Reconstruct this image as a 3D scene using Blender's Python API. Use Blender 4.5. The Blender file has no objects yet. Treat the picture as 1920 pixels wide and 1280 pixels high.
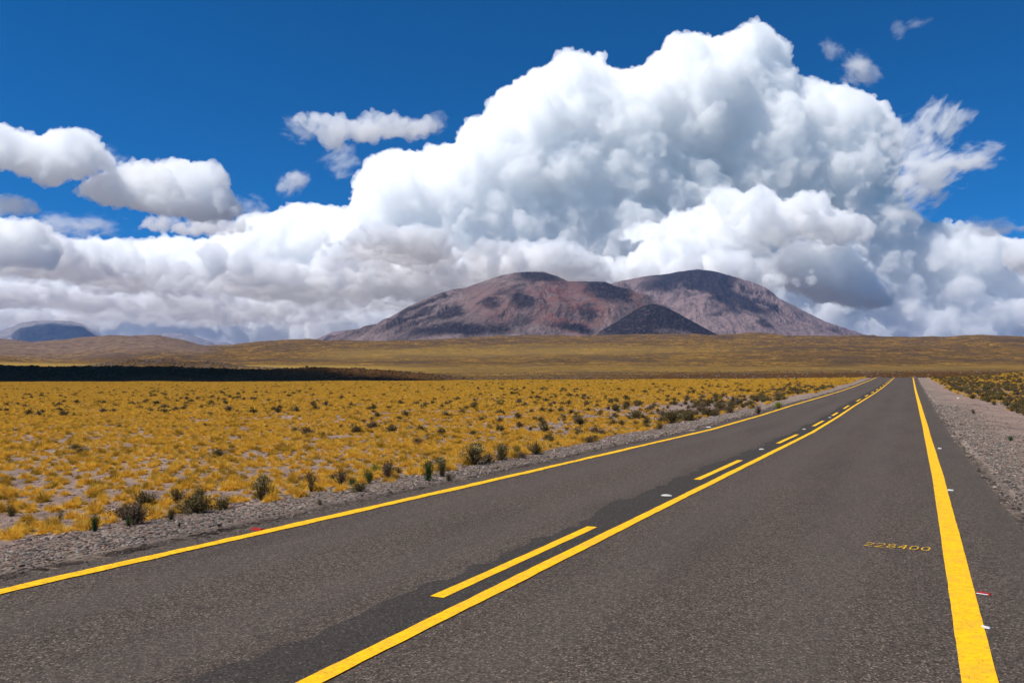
import bpy, math, random
import numpy as np
from mathutils import Vector, Matrix
sc = bpy.context.scene
COL = sc.collection
F = 1550.0                      # focal length in photograph pixels
EYE = 1.68
PITCH = math.atan(80 / F)

# ------------------------------------------------------------------ camera, sky, sun, exposure
cam = bpy.data.cameras.new('camera'); co = bpy.data.objects.new('camera', cam); COL.objects.link(co); sc.camera = co
cam.sensor_width = 36; cam.lens = 36 * F / 1920; cam.clip_start = .1; cam.clip_end = 200000
co.location = (0, 0, EYE); co.rotation_euler = (math.pi / 2 + PITCH, 0, 0)
SUN_EL = math.radians(56)
SD = Vector((-1, -0.36, 0)).normalized() * math.cos(SUN_EL); SD.z = math.sin(SUN_EL)
w = bpy.data.worlds.new('World'); sc.world = w; w.use_nodes = True
nt = w.node_tree; bg = nt.nodes['Background']
sky = nt.nodes.new('ShaderNodeTexSky'); sky.sky_type = 'NISHITA'; sky.sun_disc = False
sky.sun_elevation = SUN_EL; sky.sun_rotation = math.atan2(SD.x, SD.y)
sky.altitude = 4500; sky.air_density = 1.0; sky.dust_density = 0.0; sky.ozone_density = 3.0
hs = nt.nodes.new('ShaderNodeHueSaturation'); hs.inputs['Saturation'].default_value = 1.5; hs.inputs['Hue'].default_value = .488
pol = nt.nodes.new('ShaderNodeMix'); pol.data_type = 'RGBA'; pol.blend_type = 'MULTIPLY'; pol.inputs[0].default_value = 1; pol.inputs[7].default_value = (.03, .71, .92, 1)   # a polarised, very dry high-altitude sky
nt.links.new(sky.outputs[0], hs.inputs['Color']); nt.links.new(hs.outputs[0], pol.inputs[6]); nt.links.new(pol.outputs[2], bg.inputs[0]); bg.inputs[1].default_value = 0.105
sl = bpy.data.lights.new('sun', 'SUN'); so = bpy.data.objects.new('sun', sl); COL.objects.link(so)
sl.energy = 4.9; sl.angle = math.radians(.5); sl.color = (1, .955, .89)
so.rotation_euler = SD.to_track_quat('Z', 'Y').to_euler()
sc.view_settings.view_transform = 'Standard'; sc.view_settings.look = 'None'; sc.view_settings.exposure = 0.25; sc.view_settings.gamma = 1
cy = sc.cycles
cy.use_denoising = True; cy.use_adaptive_sampling = False
cy.max_bounces = 44; cy.diffuse_bounces = 3; cy.glossy_bounces = 1; cy.transmission_bounces = 4; cy.volume_bounces = 40; cy.transparent_max_bounces = 48

rng = np.random.default_rng(11)
random.seed(5)

# ------------------------------------------------------------------ helpers
def ray(x, y):
    cx = (x - 960) / F; v = (640 - y) / F
    wy = math.cos(PITCH) - v * math.sin(PITCH); wz = math.sin(PITCH) + v * math.cos(PITCH)
    return cx / wy, wz / wy              # X/Y and (Z-EYE)/Y
def at(x, y, Y):
    a, b = ray(x, y); return Vector((a * Y, Y, EYE + b * Y))
def sm(x, a, b):
    t = np.clip((x - a) / (b - a), 0, 1); return t * t * (3 - 2 * t)
def hashg(ix, iy, seed):
    n = (ix.astype(np.int64) * 374761393 + iy.astype(np.int64) * 668265263 + seed * 1442695041) & 0x7fffffff
    n = ((n ^ (n >> 13)) * 1274126177) & 0x7fffffff
    return ((n ^ (n >> 16)) & 0xffff) / 65535.0
def vnoise(x, y, seed=0):
    x = np.asarray(x, float); y = np.asarray(y, float)
    ix = np.floor(x); iy = np.floor(y); fx = x - ix; fy = y - iy
    fx = fx * fx * (3 - 2 * fx); fy = fy * fy * (3 - 2 * fy)
    a = hashg(ix, iy, seed); b = hashg(ix + 1, iy, seed); c = hashg(ix, iy + 1, seed); d = hashg(ix + 1, iy + 1, seed)
    return (a + (b - a) * fx) * (1 - fy) + (c + (d - c) * fx) * fy
def fbm(x, y, seed=0, o=4, g=.5):
    s = 0; a = 1; t = 0
    for i in range(o):
        s = s + a * (vnoise(x, y, seed + i * 17) - .5); t += a; a *= g; x = x * 2.03 + 5.1; y = y * 2.03 + 2.7
    return s / t * 2
def ridged(x, y, seed=0, o=4):
    s = 0; a = 1; t = 0
    for i in range(o):
        s = s + a * (1 - np.abs(2 * vnoise(x, y, seed + i * 13) - 1)); t += a; a *= .5; x = x * 2.1 + 3; y = y * 2.1 + 7
    return s / t
def tag(o, label=None, cat=None, group=None, kind=None):
    if label: o['label'] = label
    if cat: o['category'] = cat
    if group: o['group'] = group
    if kind: o['kind'] = kind
    return o
def mesh(name, V, Fc, mat, parent=None, smooth=False, link=True, attrs=None):
    me = bpy.data.meshes.new(name)
    V = np.asarray(V, np.float32)
    if isinstance(Fc, np.ndarray) and Fc.ndim == 2:
        n = Fc.shape[1]; me.vertices.add(len(V)); me.vertices.foreach_set('co', V.ravel())
        me.loops.add(Fc.size); me.loops.foreach_set('vertex_index', Fc.ravel().astype(np.int32))
        me.polygons.add(len(Fc)); me.polygons.foreach_set('loop_start', np.arange(0, Fc.size, n, dtype=np.int32))
        me.update(calc_edges=True)
    else:
        me.from_pydata([tuple(map(float, v)) for v in V], [], [tuple(f) for f in Fc])
    if smooth: me.polygons.foreach_set('use_smooth', [True] * len(me.polygons))
    for k, a in (attrs or {}).items():
        t = me.attributes.new(k, 'FLOAT', 'POINT'); t.data.foreach_set('value', np.asarray(a, np.float32).ravel())
    for m_ in (mat if isinstance(mat, (list, tuple)) else [mat]): me.materials.append(m_)
    o = bpy.data.objects.new(name, me)
    if link: COL.objects.link(o)
    if parent is not None: o.parent = parent
    return o
def grid_faces(nr, nc):
    i = np.arange(nr * nc).reshape(nr, nc)
    return np.stack([i[:-1, :-1], i[:-1, 1:], i[1:, 1:], i[1:, :-1]], -1).reshape(-1, 4)

class M:                                  # a small node-building helper
    def __init__(s, name):
        s.m = bpy.data.materials.new(name); s.m.use_nodes = True; s.t = s.m.node_tree; s.b = s.t.nodes['Principled BSDF']
        s.b.inputs['Specular IOR Level'].default_value = .02; s.b.inputs['Roughness'].default_value = .9
    def put(s, i, v):
        if hasattr(v, 'is_output') or isinstance(v, bpy.types.NodeSocket): s.t.links.new(v, i)
        elif isinstance(v, (tuple, list)): i.default_value = (*v, 1) if len(v) == 3 and len(i.default_value) == 4 else v
        else: i.default_value = v
    def node(s, typ, out=0, **k):
        n = s.t.nodes.new(typ)
        for a, v in k.items():
            if a.startswith('i_'): s.put(n.inputs[int(a[2:])], v)
            else: setattr(n, a, v)
        return n.outputs[out]
    def pos(s): return s.node('ShaderNodeNewGeometry', 0)
    def obj(s): return s.node('ShaderNodeTexCoord', 3)
    def attr(s, n): return s.node('ShaderNodeAttribute', 2, attribute_name=n)
    def math(s, op, a, b=0.0, c=None, clamp=False):
        n = s.t.nodes.new('ShaderNodeMath'); n.operation = op; n.use_clamp = clamp
        s.put(n.inputs[0], a); s.put(n.inputs[1], b)
        if c is not None: s.put(n.inputs[2], c)
        return n.outputs[0]
    def vmul(s, v, k):
        n = s.t.nodes.new('ShaderNodeVectorMath'); n.operation = 'MULTIPLY'; s.put(n.inputs[0], v); n.inputs[1].default_value = k; return n.outputs[0]
    def noise(s, v, scale, detail=4, rough=.55, dist=0):
        n = s.t.nodes.new('ShaderNodeTexNoise'); s.put(n.inputs['Vector'], v); n.inputs['Scale'].default_value = scale
        n.inputs['Detail'].default_value = detail; n.inputs['Roughness'].default_value = rough; n.inputs['Distortion'].default_value = dist
        return n.outputs[0]
    def voro(s, v, scale, out=0):
        n = s.t.nodes.new('ShaderNodeTexVoronoi'); s.put(n.inputs['Vector'], v); n.inputs['Scale'].default_value = scale; return n.outputs[out]
    def step(s, v, a, b):
        n = s.t.nodes.new('ShaderNodeMapRange'); n.interpolation_type = 'SMOOTHSTEP'; s.put(n.inputs[0], v)
        n.inputs[1].default_value = a; n.inputs[2].default_value = b; return n.outputs[0]
    def lin(s, v, a, b, c, d):
        n = s.t.nodes.new('ShaderNodeMapRange'); s.put(n.inputs[0], v)
        for k, x in zip((1, 2, 3, 4), (a, b, c, d)): n.inputs[k].default_value = x
        return n.outputs[0]
    def mix(s, f, a, b, mode='MIX'):
        n = s.t.nodes.new('ShaderNodeMix'); n.data_type = 'RGBA'; n.blend_type = mode
        s.put(n.inputs[0], f); s.put(n.inputs[6], a); s.put(n.inputs[7], b); return n.outputs[2]
    def color(s, c): s.put(s.b.inputs['Base Color'], c)
    def bump(s, h, dist, strength=1.0):
        n = s.t.nodes.new('ShaderNodeBump'); s.put(n.inputs['Height'], h); n.inputs['Distance'].default_value = dist; n.inputs['Strength'].default_value = strength
        s.t.links.new(n.outputs[0], s.b.inputs['Normal'])

# ------------------------------------------------------------------ the lie of the land
TH = math.atan(.482); CT, ST = math.cos(TH), math.sin(TH)
_S = np.array([-60, 0, 30, 42, 53, 70, 90, 110, 130, 160, 187, 196, 206, 225, 250, 300, 380, 460, 900])
_Z = np.array([0, 0, 0.03, .18, .38, .62, .92, 1.28, 1.7, 2.36, 3.0, 3.1, 3.1, 2.8, 1.7, -1.5, -5, -6, -6])
def prof(s): return np.interp(s, _S, _Z)
ROWS = np.array([380, 470, 560, 610, 680, 820, 1150, 1900, 2700, 3400, 4600, 5400, 9000, 90000.])
PXC = np.array([-700, -100, 0, 100, 200, 290, 345, 420, 500, 560, 590, 640, 720, 800, 900, 1000, 1200, 1400, 1600, 1780, 1850, 1920, 2100, 2900.])
def img_rows(px):
    def c(*v): return np.interp(px, PXC, v)
    r = {}
    r[380] = 731 + 0 * px
    r[470] = c(718,718,718,718,718,718,718,718,718,718,718,718,718,718,718,718,718,716,714,714,714,714,714,714)
    r[560] = c(704,704,704,705,704,703,704,705,706,703,702,706,708,710,714,713,711,709,707,706,706,706,706,706)
    r[610] = c(686,686,687,689,690,689,690,692,694,691,687,690,695,701,711,710,708,705,703,702,702,702,702,702)
    r[680] = c(690,690,691,692,693,694,695,696,697,696,695,697,701,705,710,707,704,702,700,699,699,699,699,699)
    r[820] = c(686,686,688,690,686,685,686,688,690,692,693,695,696,698,702,700,698,697,696,695,694,694,694,694)
    r[1150] = c(676,676,680,682,684,685,685,685,685,685,685,685,687,688,688,687,687,687,686,685,684,684,684,684)
    r[1900] = c(668,668,671,680,676,674,673,672,671,670,670,669,668,667,665,663,661,660,660,660,659,659,659,659)
    r[2700] = c(648,646,650,640,630,628,640,660,658,656,655,652,650,649,648,646,644,643,643,643,641,643,643,643)
    r[3400] = c(652,650,660,656,650,648,652,652,646,642,642,646,646,643,641,638,636,635,635,636,633,635,636,636)
    r[4600] = c(640,636,638,650,652,650,650,647,642,639,639,641,639,637,633.5,631.5,630,628,630,633,628,631,632,632)
    r[5400] = r[4600] + 8
    r[9000] = 700 + 0 * px
    r[90000] = 719.9 + 0 * px
    return r
def height(X, Y, rough=True):
    X = np.asarray(X, float); Y = np.asarray(Y, float)
    s = X * ST + Y * CT; d = X * CT - Y * ST
    z = prof(s)
    z = z - .45 * sm(-d, 20, 130) - .22 * sm(-d, 8.0, 11.5) + 1.25 * sm(d, 3.5, 26) * sm(s, 20, 120) - .06 * sm(-d, 7.3, 7.7) - .06 * sm(d, 1.25, 1.7)
    off = np.clip(sm(-d, 8, 12) + sm(d, 3, 7), 0, 1)
    if rough: z = z + off * (.12 * fbm(X / 3.1, Y / 3.1, 3, 3) + .25 * fbm(X / 24, Y / 24, 4, 2))
    Yf = np.maximum(Y, 350)
    px = X / Yf * F + 960
    rows = img_rows(px)
    L = np.log(Yf)
    T = np.zeros_like(z); keys = sorted(rows)
    for a, b in zip(keys[:-1], keys[1:]):
        t = (L - math.log(a)) / (math.log(b) - math.log(a)); k = (t >= 0) & (t < 1)
        tt = t * t * (3 - 2 * t); tt = .55 * tt + .45 * t
        T = np.where(k, (720 - (rows[a] + (rows[b] - rows[a]) * tt)) / F, T)
    T = np.where(L < math.log(380), (720 - rows[380]) / F, T)
    zf = EYE + Yf * T
    if rough:
        und = fbm(X / 420, Y / 420, 21, 3) * 15 + fbm(X / 110, Y / 110, 31, 4) * 9
        zf = zf + und * np.clip((Yf - 650) / 2500, 0, 1) * sm(Yf, 650, 900) * (1 - sm(Yf, 5000, 8000))
        rk = sm(rows[610] * -1 + 712, 4, 14) * np.exp(-((Yf - 610) / 80) ** 2)
        zf = zf + rk * ((ridged(X / 34, Y / 34, 41, 4) - .6) * 4.5 + fbm(X / 7, Y / 7, 5, 2) * 1.0)
        pile = np.exp(-((px - 320) / 120) ** 2) * np.exp(-((Yf - 830) / 70) ** 2)
        zf = zf + pile * (4 + 9 * (ridged(X / 30, Y / 30, 47, 4) - .45))
    b = np.maximum(sm(Y, 330, 420), 0) * sm(s, 250, 340)
    b = np.clip(b, 0, 1)
    return z * (1 - b) + zf * b
def ground(px_, py_):
    a, b = ray(px_, py_)
    Y = np.geomspace(3, 6000, 6000); zz = EYE + b * Y; h = height(a * Y, Y)
    k = int(np.argmax(h >= zz))
    if k == 0: k = len(Y) - 1
    return Vector((a * Y[k], Y[k], float(h[k])))

# ground: one sheet out past the mountains, fanned so that its rows follow the distance
Yr = np.r_[-25, -12, -4, np.geomspace(2, 380, 260), np.geomspace(384, 5600, 470), np.geomspace(5900, 90000, 40)]
pc = np.r_[np.linspace(-9000, -700, 40), np.arange(-640, 2600, 3.2), np.linspace(2700, 11000, 40)]
U = (pc - 960) / F
YY = np.repeat(Yr[:, None], len(U), 1); XX = U[None, :] * np.sqrt(np.maximum(YY, 0) ** 2 + 14 ** 2)
ZZ = height(XX, YY)
dd_ = XX * CT - YY * ST; ss_ = XX * ST + YY * CT
under = (dd_ > -7.0) & (dd_ < 1.1) & (ss_ < 240)
ZZ = np.where(under, ZZ - .05, ZZ)
pxg = XX / np.maximum(YY, 350) * F + 960
lava = sm(712 - img_rows(pxg)[610], 1, 9) * sm(YY, 400, 440) * (1 - sm(YY, 690, 740))
pileA = np.exp(-((pxg - 320) / 130) ** 2) * np.exp(-((YY - 835) / 75) ** 2)
rocky = np.clip(lava + 1.2 * pileA, 0, 1)

g = M('land')
P = g.pos()
dN = g.node('ShaderNodeVectorMath', 1, operation='DOT_PRODUCT', i_0=P, i_1=(CT, -ST, 0))
sepn = g.t.nodes.new('ShaderNodeSeparateXYZ'); g.t.links.new(P, sepn.inputs[0]); Yn = sepn.outputs[1]
n1 = g.noise(P, .55, 5, .6); n2 = g.noise(P, 6, 5, .65); n3 = g.noise(P, 45, 3, .7); nb = g.noise(P, .08, 4, .6)
dirt = g.mix(g.step(n1, .35, .65), (.27, .185, .145), (.19, .14, .113))
dirt = g.mix(g.step(n2, .45, .75), dirt, (.33, .235, .195))
peb = g.voro(P, 28, 1)
pebc = g.node('ShaderNodeHueSaturation', 0, i_1=.25, i_2=1.0, i_4=peb)
dirt = g.mix(g.math('MULTIPLY', g.step(n3, .5, .7), .35), dirt, (.42, .33, .28))
dirt = g.mix(g.math('MULTIPLY', g.step(n3, .5, .36), .5), dirt, (.13, .1, .085))
gv = g.voro(P, 22, 1)
gsep = g.t.nodes.new('ShaderNodeSeparateColor'); g.t.links.new(gv, gsep.inputs[0])
grav = g.mix(gsep.outputs[0], (.09, .075, .062), (.29, .24, .195))
grav = g.mix(g.math('MULTIPLY', g.step(gsep.outputs[1], .7, .9), .7), grav, (.36, .22, .16))
ab = g.math('ABSOLUTE', g.math('ADD', dN, 3.05))
edge = g.math('ADD', ab, g.math('MULTIPLY', g.math('SUBTRACT', g.noise(P, .7, 4, .6), .5), 1.8))
gm = g.math('SUBTRACT', 1.0, g.step(edge, 5.0, 6.1), clamp=True)
near = g.mix(gm, dirt, grav)
dust = g.math('MULTIPLY', g.step(n1, .5, .62), g.step(g.noise(P, 3, 3, .6), .42, .6))
near = g.mix(g.math('MULTIPLY', dust, .55), near, (.33, .235, .185))
strip = g.math('SUBTRACT', 1.0, g.step(g.math('ADD', ab, g.math('MULTIPLY', n2, .25)), 4.45, 4.75), clamp=True)
near = g.mix(g.math('MULTIPLY', strip, .7), near, (.36, .275, .215))
# far slopes
h1 = g.noise(P, .0035, 6, .62, .6); h2 = g.noise(P, .02, 5, .65); h3 = g.noise(P, .12, 5, .7); h4 = g.noise(P, .5, 4, .75)
h5 = g.noise(P, .045, 5, .7, .4)
farc = g.mix(g.step(h1, .44, .56), (.215, .115, .022), (.125, .068, .024))
farc = g.mix(g.math('MULTIPLY', g.step(h2, .5, .6), .8), farc, (.33, .175, .03))
farc = g.mix(g.math('MULTIPLY', g.step(h5, .49, .57), .85), farc, (.06, .037, .017))
farc = g.mix(g.math('MULTIPLY', g.step(g.noise(P, .007, 6, .6, .8), .53, .6), .85), farc, (.075, .048, .032))
farc = g.mix(g.math('MULTIPLY', g.step(h3, .47, .57), .85), farc, (.036, .024, .012))
farc = g.mix(g.math('MULTIPLY', g.step(h4, .54, .66), .5), farc, (.38, .22, .065))
farc = g.mix(g.math('MULTIPLY', g.attr('pink'), .75), farc, g.mix(g.step(h5, .4, .62), (.20, .135, .105), (.115, .08, .067)))
farc = g.mix(g.math('MULTIPLY', g.attr('gold'), .8), farc, g.mix(g.step(h4, .42, .62), (.42, .26, .05), (.2, .13, .04)))
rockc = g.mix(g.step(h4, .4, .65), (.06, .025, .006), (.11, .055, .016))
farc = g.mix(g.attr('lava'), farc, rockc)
g.color(g.mix(g.step(Yn, 330, 420), near, farc))
g.bump(g.math('ADD', g.math('MULTIPLY', n3, .03), g.math('ADD', g.math('MULTIPLY', h3, 1.6), g.math('MULTIPLY', h5, 5.0))), 1.0, .9)
pink = sm(430 - pxg, 0, 60) * sm(YY, 1900, 2300); gold = np.exp(-((YY - 1000) / 190) ** 2) * (1 - pileA) * (.35 + .65 * sm(900 - pxg, 0, 300))
gold = np.clip(gold + .5 * np.exp(-((YY - 2100) / 400) ** 2) * sm(pxg, 500, 700) * (1 - sm(pxg, 1100, 1500)), 0, 1)
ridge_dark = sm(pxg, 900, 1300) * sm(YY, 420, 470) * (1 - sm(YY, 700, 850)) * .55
gr = mesh('ground', np.stack([XX, YY, ZZ], -1).reshape(-1, 3), grid_faces(*XX.shape), g.m, smooth=True,
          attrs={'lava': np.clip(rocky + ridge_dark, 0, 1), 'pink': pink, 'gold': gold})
tag(gr, kind='structure')

# ------------------------------------------------------------------ mountains
def interp(x, pts): p = np.array(pts, float); return np.interp(x, p[:, 0], p[:, 1])
def mountain(name, Y0, sil, peak, depth, patches, mat, nx, ny, gul, seed, label=None, sx=(0, 1920), lift=0):
    px = np.linspace(sx[0], sx[1], nx); t = np.linspace(-1, .6, ny)
    PX, TT = np.meshgrid(px, t)
    Yl = Y0 + TT * depth; X = (PX - 960) / F * (Y0 + .85 * TT * depth)
    S = (720 - interp(px, sil)) / F * Y0 * np.ones_like(TT)
    pX = (peak[0] - 960) / F * Y0
    dx = X - pX; dy = (TT * depth)
    ang = np.arctan2(dx, -dy + 1); rad = np.hypot(dx, dy)
    fall = np.where(TT < 0, 1 - np.abs(TT) ** 1.08, 1 - (TT / .6) ** 1.2)
    base = (720 - 700) / F * Y0 * .3
    warp = .25 * fbm(X / 900, Yl / 900, seed + 5, 3)
    gl = (ridged(ang * 4.3 + warp * 5, rad / 1500 + warp * 2, seed, 4) - .5) * sm(rad, 300, 1300) * gul
    gl = gl + (ridged(ang * 13 + warp * 6, rad / 700, seed + 3, 3) - .5) * gul * .25 * sm(rad, 400, 1400)
    m_ = np.clip(np.abs(TT) * 6, 0.06, 1) * np.clip(1.15 - np.abs(TT), 0, 1)
    Z = base + (S - base) * fall + (gl + gul * .8 * fbm(X / 650, Yl / 650, seed + 9, 4)) * m_
    Z = Z + fbm(X / 130, Yl / 130, seed + 60, 3) * gul * .12 * np.clip(np.abs(TT) * 4, .25, 1)
    # where each point shows in the photograph is only used to lay out red rock and cloud shadows painted as dark patches
    vy = 720 - (Z - EYE) / Yl * F; vx = X / Yl * F + 960
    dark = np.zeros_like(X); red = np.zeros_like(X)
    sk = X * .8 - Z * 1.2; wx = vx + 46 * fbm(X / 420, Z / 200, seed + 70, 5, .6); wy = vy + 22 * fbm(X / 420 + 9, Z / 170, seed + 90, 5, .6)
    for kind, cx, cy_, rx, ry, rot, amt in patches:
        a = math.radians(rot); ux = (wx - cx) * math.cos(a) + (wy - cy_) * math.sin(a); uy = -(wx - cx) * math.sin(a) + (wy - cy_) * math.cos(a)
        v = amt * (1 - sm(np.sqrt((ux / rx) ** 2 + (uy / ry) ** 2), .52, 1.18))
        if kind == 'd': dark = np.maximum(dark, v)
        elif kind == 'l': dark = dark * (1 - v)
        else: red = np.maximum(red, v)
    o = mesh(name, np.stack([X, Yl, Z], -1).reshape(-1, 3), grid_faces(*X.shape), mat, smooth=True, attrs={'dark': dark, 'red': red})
    return tag(o, kind='structure')
def rock_mat(name, a, b, dark, red, pale):
    m = M(name); P = m.pos(); st = m.vmul(P, (1, 1, .5))
    n1 = m.noise(st, .0022, 6, .65, .5); n2 = m.noise(st, .009, 6, .7); n3 = m.noise(P, .05, 4, .7)
    c = m.mix(m.step(n1, .38, .62), a, b)
    c = m.mix(m.math('MULTIPLY', m.step(n2, .54, .7), .5), c, pale)
    c = m.mix(m.math('MULTIPLY', m.attr('red'), m.step(n2, .34, .56)), c, red)
    c = m.mix(m.math('MULTIPLY', m.step(n2, .46, .34), .45), c, dark)
    c = m.mix(m.attr('dark'), c, dark)  # cloud shadows on the slopes, painted in with the dark rock colour
    c = m.mix(m.math('MULTIPLY', m.step(n3, .5, .7), .22), c, pale)
    m.color(c); m.bump(m.math('ADD', m.math('MULTIPLY', n2, 170), m.math('MULTIPLY', n3, 24)), 1.0, .8)
    return m.m
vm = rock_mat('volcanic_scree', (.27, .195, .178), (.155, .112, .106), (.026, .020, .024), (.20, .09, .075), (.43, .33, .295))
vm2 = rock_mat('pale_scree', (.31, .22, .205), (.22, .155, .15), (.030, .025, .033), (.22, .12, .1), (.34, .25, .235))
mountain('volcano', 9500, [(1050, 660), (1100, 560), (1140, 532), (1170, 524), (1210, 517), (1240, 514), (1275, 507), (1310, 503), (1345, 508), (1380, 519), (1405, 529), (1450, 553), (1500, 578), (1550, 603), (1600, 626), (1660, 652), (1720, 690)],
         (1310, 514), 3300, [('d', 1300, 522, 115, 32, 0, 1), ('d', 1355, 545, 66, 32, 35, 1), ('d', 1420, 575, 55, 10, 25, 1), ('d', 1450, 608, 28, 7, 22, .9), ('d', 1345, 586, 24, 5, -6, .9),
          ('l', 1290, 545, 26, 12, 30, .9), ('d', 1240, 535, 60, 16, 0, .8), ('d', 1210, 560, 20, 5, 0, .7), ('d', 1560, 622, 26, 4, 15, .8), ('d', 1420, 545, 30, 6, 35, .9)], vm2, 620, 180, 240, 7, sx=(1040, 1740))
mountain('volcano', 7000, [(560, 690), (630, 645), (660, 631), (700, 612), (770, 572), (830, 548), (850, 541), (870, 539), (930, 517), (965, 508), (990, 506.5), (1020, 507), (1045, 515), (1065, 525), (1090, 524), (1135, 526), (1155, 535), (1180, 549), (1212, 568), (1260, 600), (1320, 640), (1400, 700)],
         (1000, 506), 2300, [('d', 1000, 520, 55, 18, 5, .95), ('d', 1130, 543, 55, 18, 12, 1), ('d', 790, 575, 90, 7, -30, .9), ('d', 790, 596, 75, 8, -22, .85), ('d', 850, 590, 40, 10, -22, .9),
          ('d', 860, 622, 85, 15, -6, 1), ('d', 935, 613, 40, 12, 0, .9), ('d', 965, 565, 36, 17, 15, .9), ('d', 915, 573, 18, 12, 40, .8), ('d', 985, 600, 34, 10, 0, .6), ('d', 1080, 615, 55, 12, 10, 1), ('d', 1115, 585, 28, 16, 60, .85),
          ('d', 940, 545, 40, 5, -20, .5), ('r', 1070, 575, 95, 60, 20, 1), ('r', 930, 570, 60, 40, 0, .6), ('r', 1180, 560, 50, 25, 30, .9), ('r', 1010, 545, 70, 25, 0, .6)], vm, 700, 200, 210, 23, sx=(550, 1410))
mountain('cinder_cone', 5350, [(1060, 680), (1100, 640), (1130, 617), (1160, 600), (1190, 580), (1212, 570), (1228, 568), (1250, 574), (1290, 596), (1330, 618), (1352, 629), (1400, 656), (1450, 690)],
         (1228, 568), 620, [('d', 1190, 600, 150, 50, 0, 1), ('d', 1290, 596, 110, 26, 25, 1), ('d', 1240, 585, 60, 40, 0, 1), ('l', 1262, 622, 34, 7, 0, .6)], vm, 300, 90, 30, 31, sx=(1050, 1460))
mountain('distant_ridge', 11000, [(480, 690), (560, 645), (600, 632), (622, 621), (650, 617), (690, 613), (760, 612), (900, 690)], (650, 615), 1500, [('d', 640, 632, 60, 6, -8, .8)], vm2, 160, 50, 50, 41, sx=(470, 910))
bm = rock_mat('far_rock', (.32, .28, .28), (.25, .23, .24), (.05, .05, .06), (.1, .08, .08), (.2, .19, .19))
mountain('distant_peak', 17000, [(-420, 700), (-200, 655), (-60, 634), (0, 619), (38, 604), (62, 601), (95, 600), (130, 601), (152, 607), (168, 617), (188, 629), (230, 655), (300, 700)], (95, 600), 2800, [], bm, 220, 60, 240, 51, sx=(-420, 300))
mountain('distant_peak', 19500, [(150, 690), (235, 648), (280, 630), (310, 622), (345, 624), (368, 630), (392, 638), (404, 641), (414, 639), (424, 640), (450, 650), (560, 700)], (310, 622), 1200, [], bm, 160, 40, 160, 57, sx=(150, 560))

# ------------------------------------------------------------------ road
RZ = -TH
road_parent_matrix = Matrix.Rotation(RZ, 4, 'Z')
def lines_r(s): return np.interp(s, [-30, 4, 8, 17, 35, 90, 250], [.27, .30, .335, .40, .45, .42, .42])
def lines_c(s): return np.interp(s, [-30, 4, 250], [-3.08, -3.08, -3.08])
def lines_l(s): return np.interp(s, [-30, 4, 12, 250], [-6.70, -6.67, -6.58, -6.55])
def wob(s, seed, a): return a * (fbm(s / 1.3, s * 0 + seed, seed, 3) + .6 * fbm(s / .22, s * 0 + 3, seed + 1, 2))
sr = np.r_[np.arange(-25, 40, .06), np.arange(40, 100, .25), np.arange(100, 252, 1.0)]
def strip_mesh(name, s, dl, dr, zoff, mat, parent=None, cols=2, camber=True):
    t = np.linspace(0, 1, cols)[None, :]
    D = dl[:, None] * (1 - t) + dr[:, None] * t; S = np.repeat(s[:, None], cols, 1)
    Z = prof(S) + zoff
    return mesh(name, np.stack([D, S, Z], -1).reshape(-1, 3), grid_faces(*S.shape), mat, parent, smooth=True)
a = M('asphalt'); O = a.obj()
so_ = a.t.nodes.new('ShaderNodeSeparateXYZ'); a.t.links.new(O, so_.inputs[0]); dX, sY = so_.outputs[0], so_.outputs[1]
f1 = a.voro(O, 95, 1); fs = a.t.nodes.new('ShaderNodeSeparateColor'); a.t.links.new(f1, fs.inputs[0])
f2 = a.noise(O, 60, 3, .7); f3 = a.noise(O, 9, 4, .7); f4 = a.noise(a.vmul(O, (1, .18, 1)), 1.1, 4, .6)
c = a.mix(fs.outputs[0], (.022, .017, .0135), (.116, .089, .069))
c = a.mix(a.math('MULTIPLY', a.step(fs.outputs[1], .86, .96), .85), c, (.30, .235, .185))
c = a.mix(a.math('MULTIPLY', a.step(f2, .5, .3), .6), c, (.015, .012, .0105))
f5 = a.noise(O, 24, 3, .8); c = a.mix(a.math('MULTIPLY', a.step(f5, .5, .62), .4), c, (.13, .104, .088)); c = a.mix(a.math('MULTIPLY', a.step(f5, .5, .38), .45), c, (.022, .018, .0155))
c = a.mix(a.math('MULTIPLY', a.step(f3, .4, .72), .2), c, (.11, .088, .074))
c = a.mix(a.math('MULTIPLY', a.step(f4, .42, .7), .3), c, (.04, .032, .028))
# tyre-polished lanes
trk = None
for cxx in (-.75, -2.3, -4.25, -5.75):
    b_ = a.math('SUBTRACT', 1.0, a.step(a.math('ABSOLUTE', a.math('SUBTRACT', a.math('ADD', dX, a.math('MULTIPLY', f4, .4)), cxx + .2)), .15, .5), clamp=True)
    trk = b_ if trk is None else a.math('MAXIMUM', trk, b_)
c = a.mix(a.math('MULTIPLY', trk, .22), c, (.10, .082, .07))
edn = a.noise(O, 1.2, 4, .6)
sh = a.step(a.math('ADD', dX, a.math('MULTIPLY', edn, .3)), .72, .95)
c = a.mix(a.math('MULTIPLY', sh, .3), c, (.07, .062, .05))
dst = a.math('MULTIPLY', a.step(a.math('ADD', a.math('ABSOLUTE', a.math('ADD', dX, 3.05)), a.math('MULTIPLY', edn, .5)), 4.3, 4.75), a.step(a.noise(O, 14, 4, .7), .38, .6))
c = a.mix(a.math('MULTIPLY', dst, .75), c, (.30, .22, .17))
a.color(c); a.bump(a.math('ADD', a.math('MULTIPLY', fs.outputs[0], .5), f2), .004, .9); a.b.inputs['Roughness'].default_value = .85; a.b.inputs['Specular IOR Level'].default_value = .08
asphalt = a.m
seal = M('sealed_asphalt'); O = seal.obj()
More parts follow.
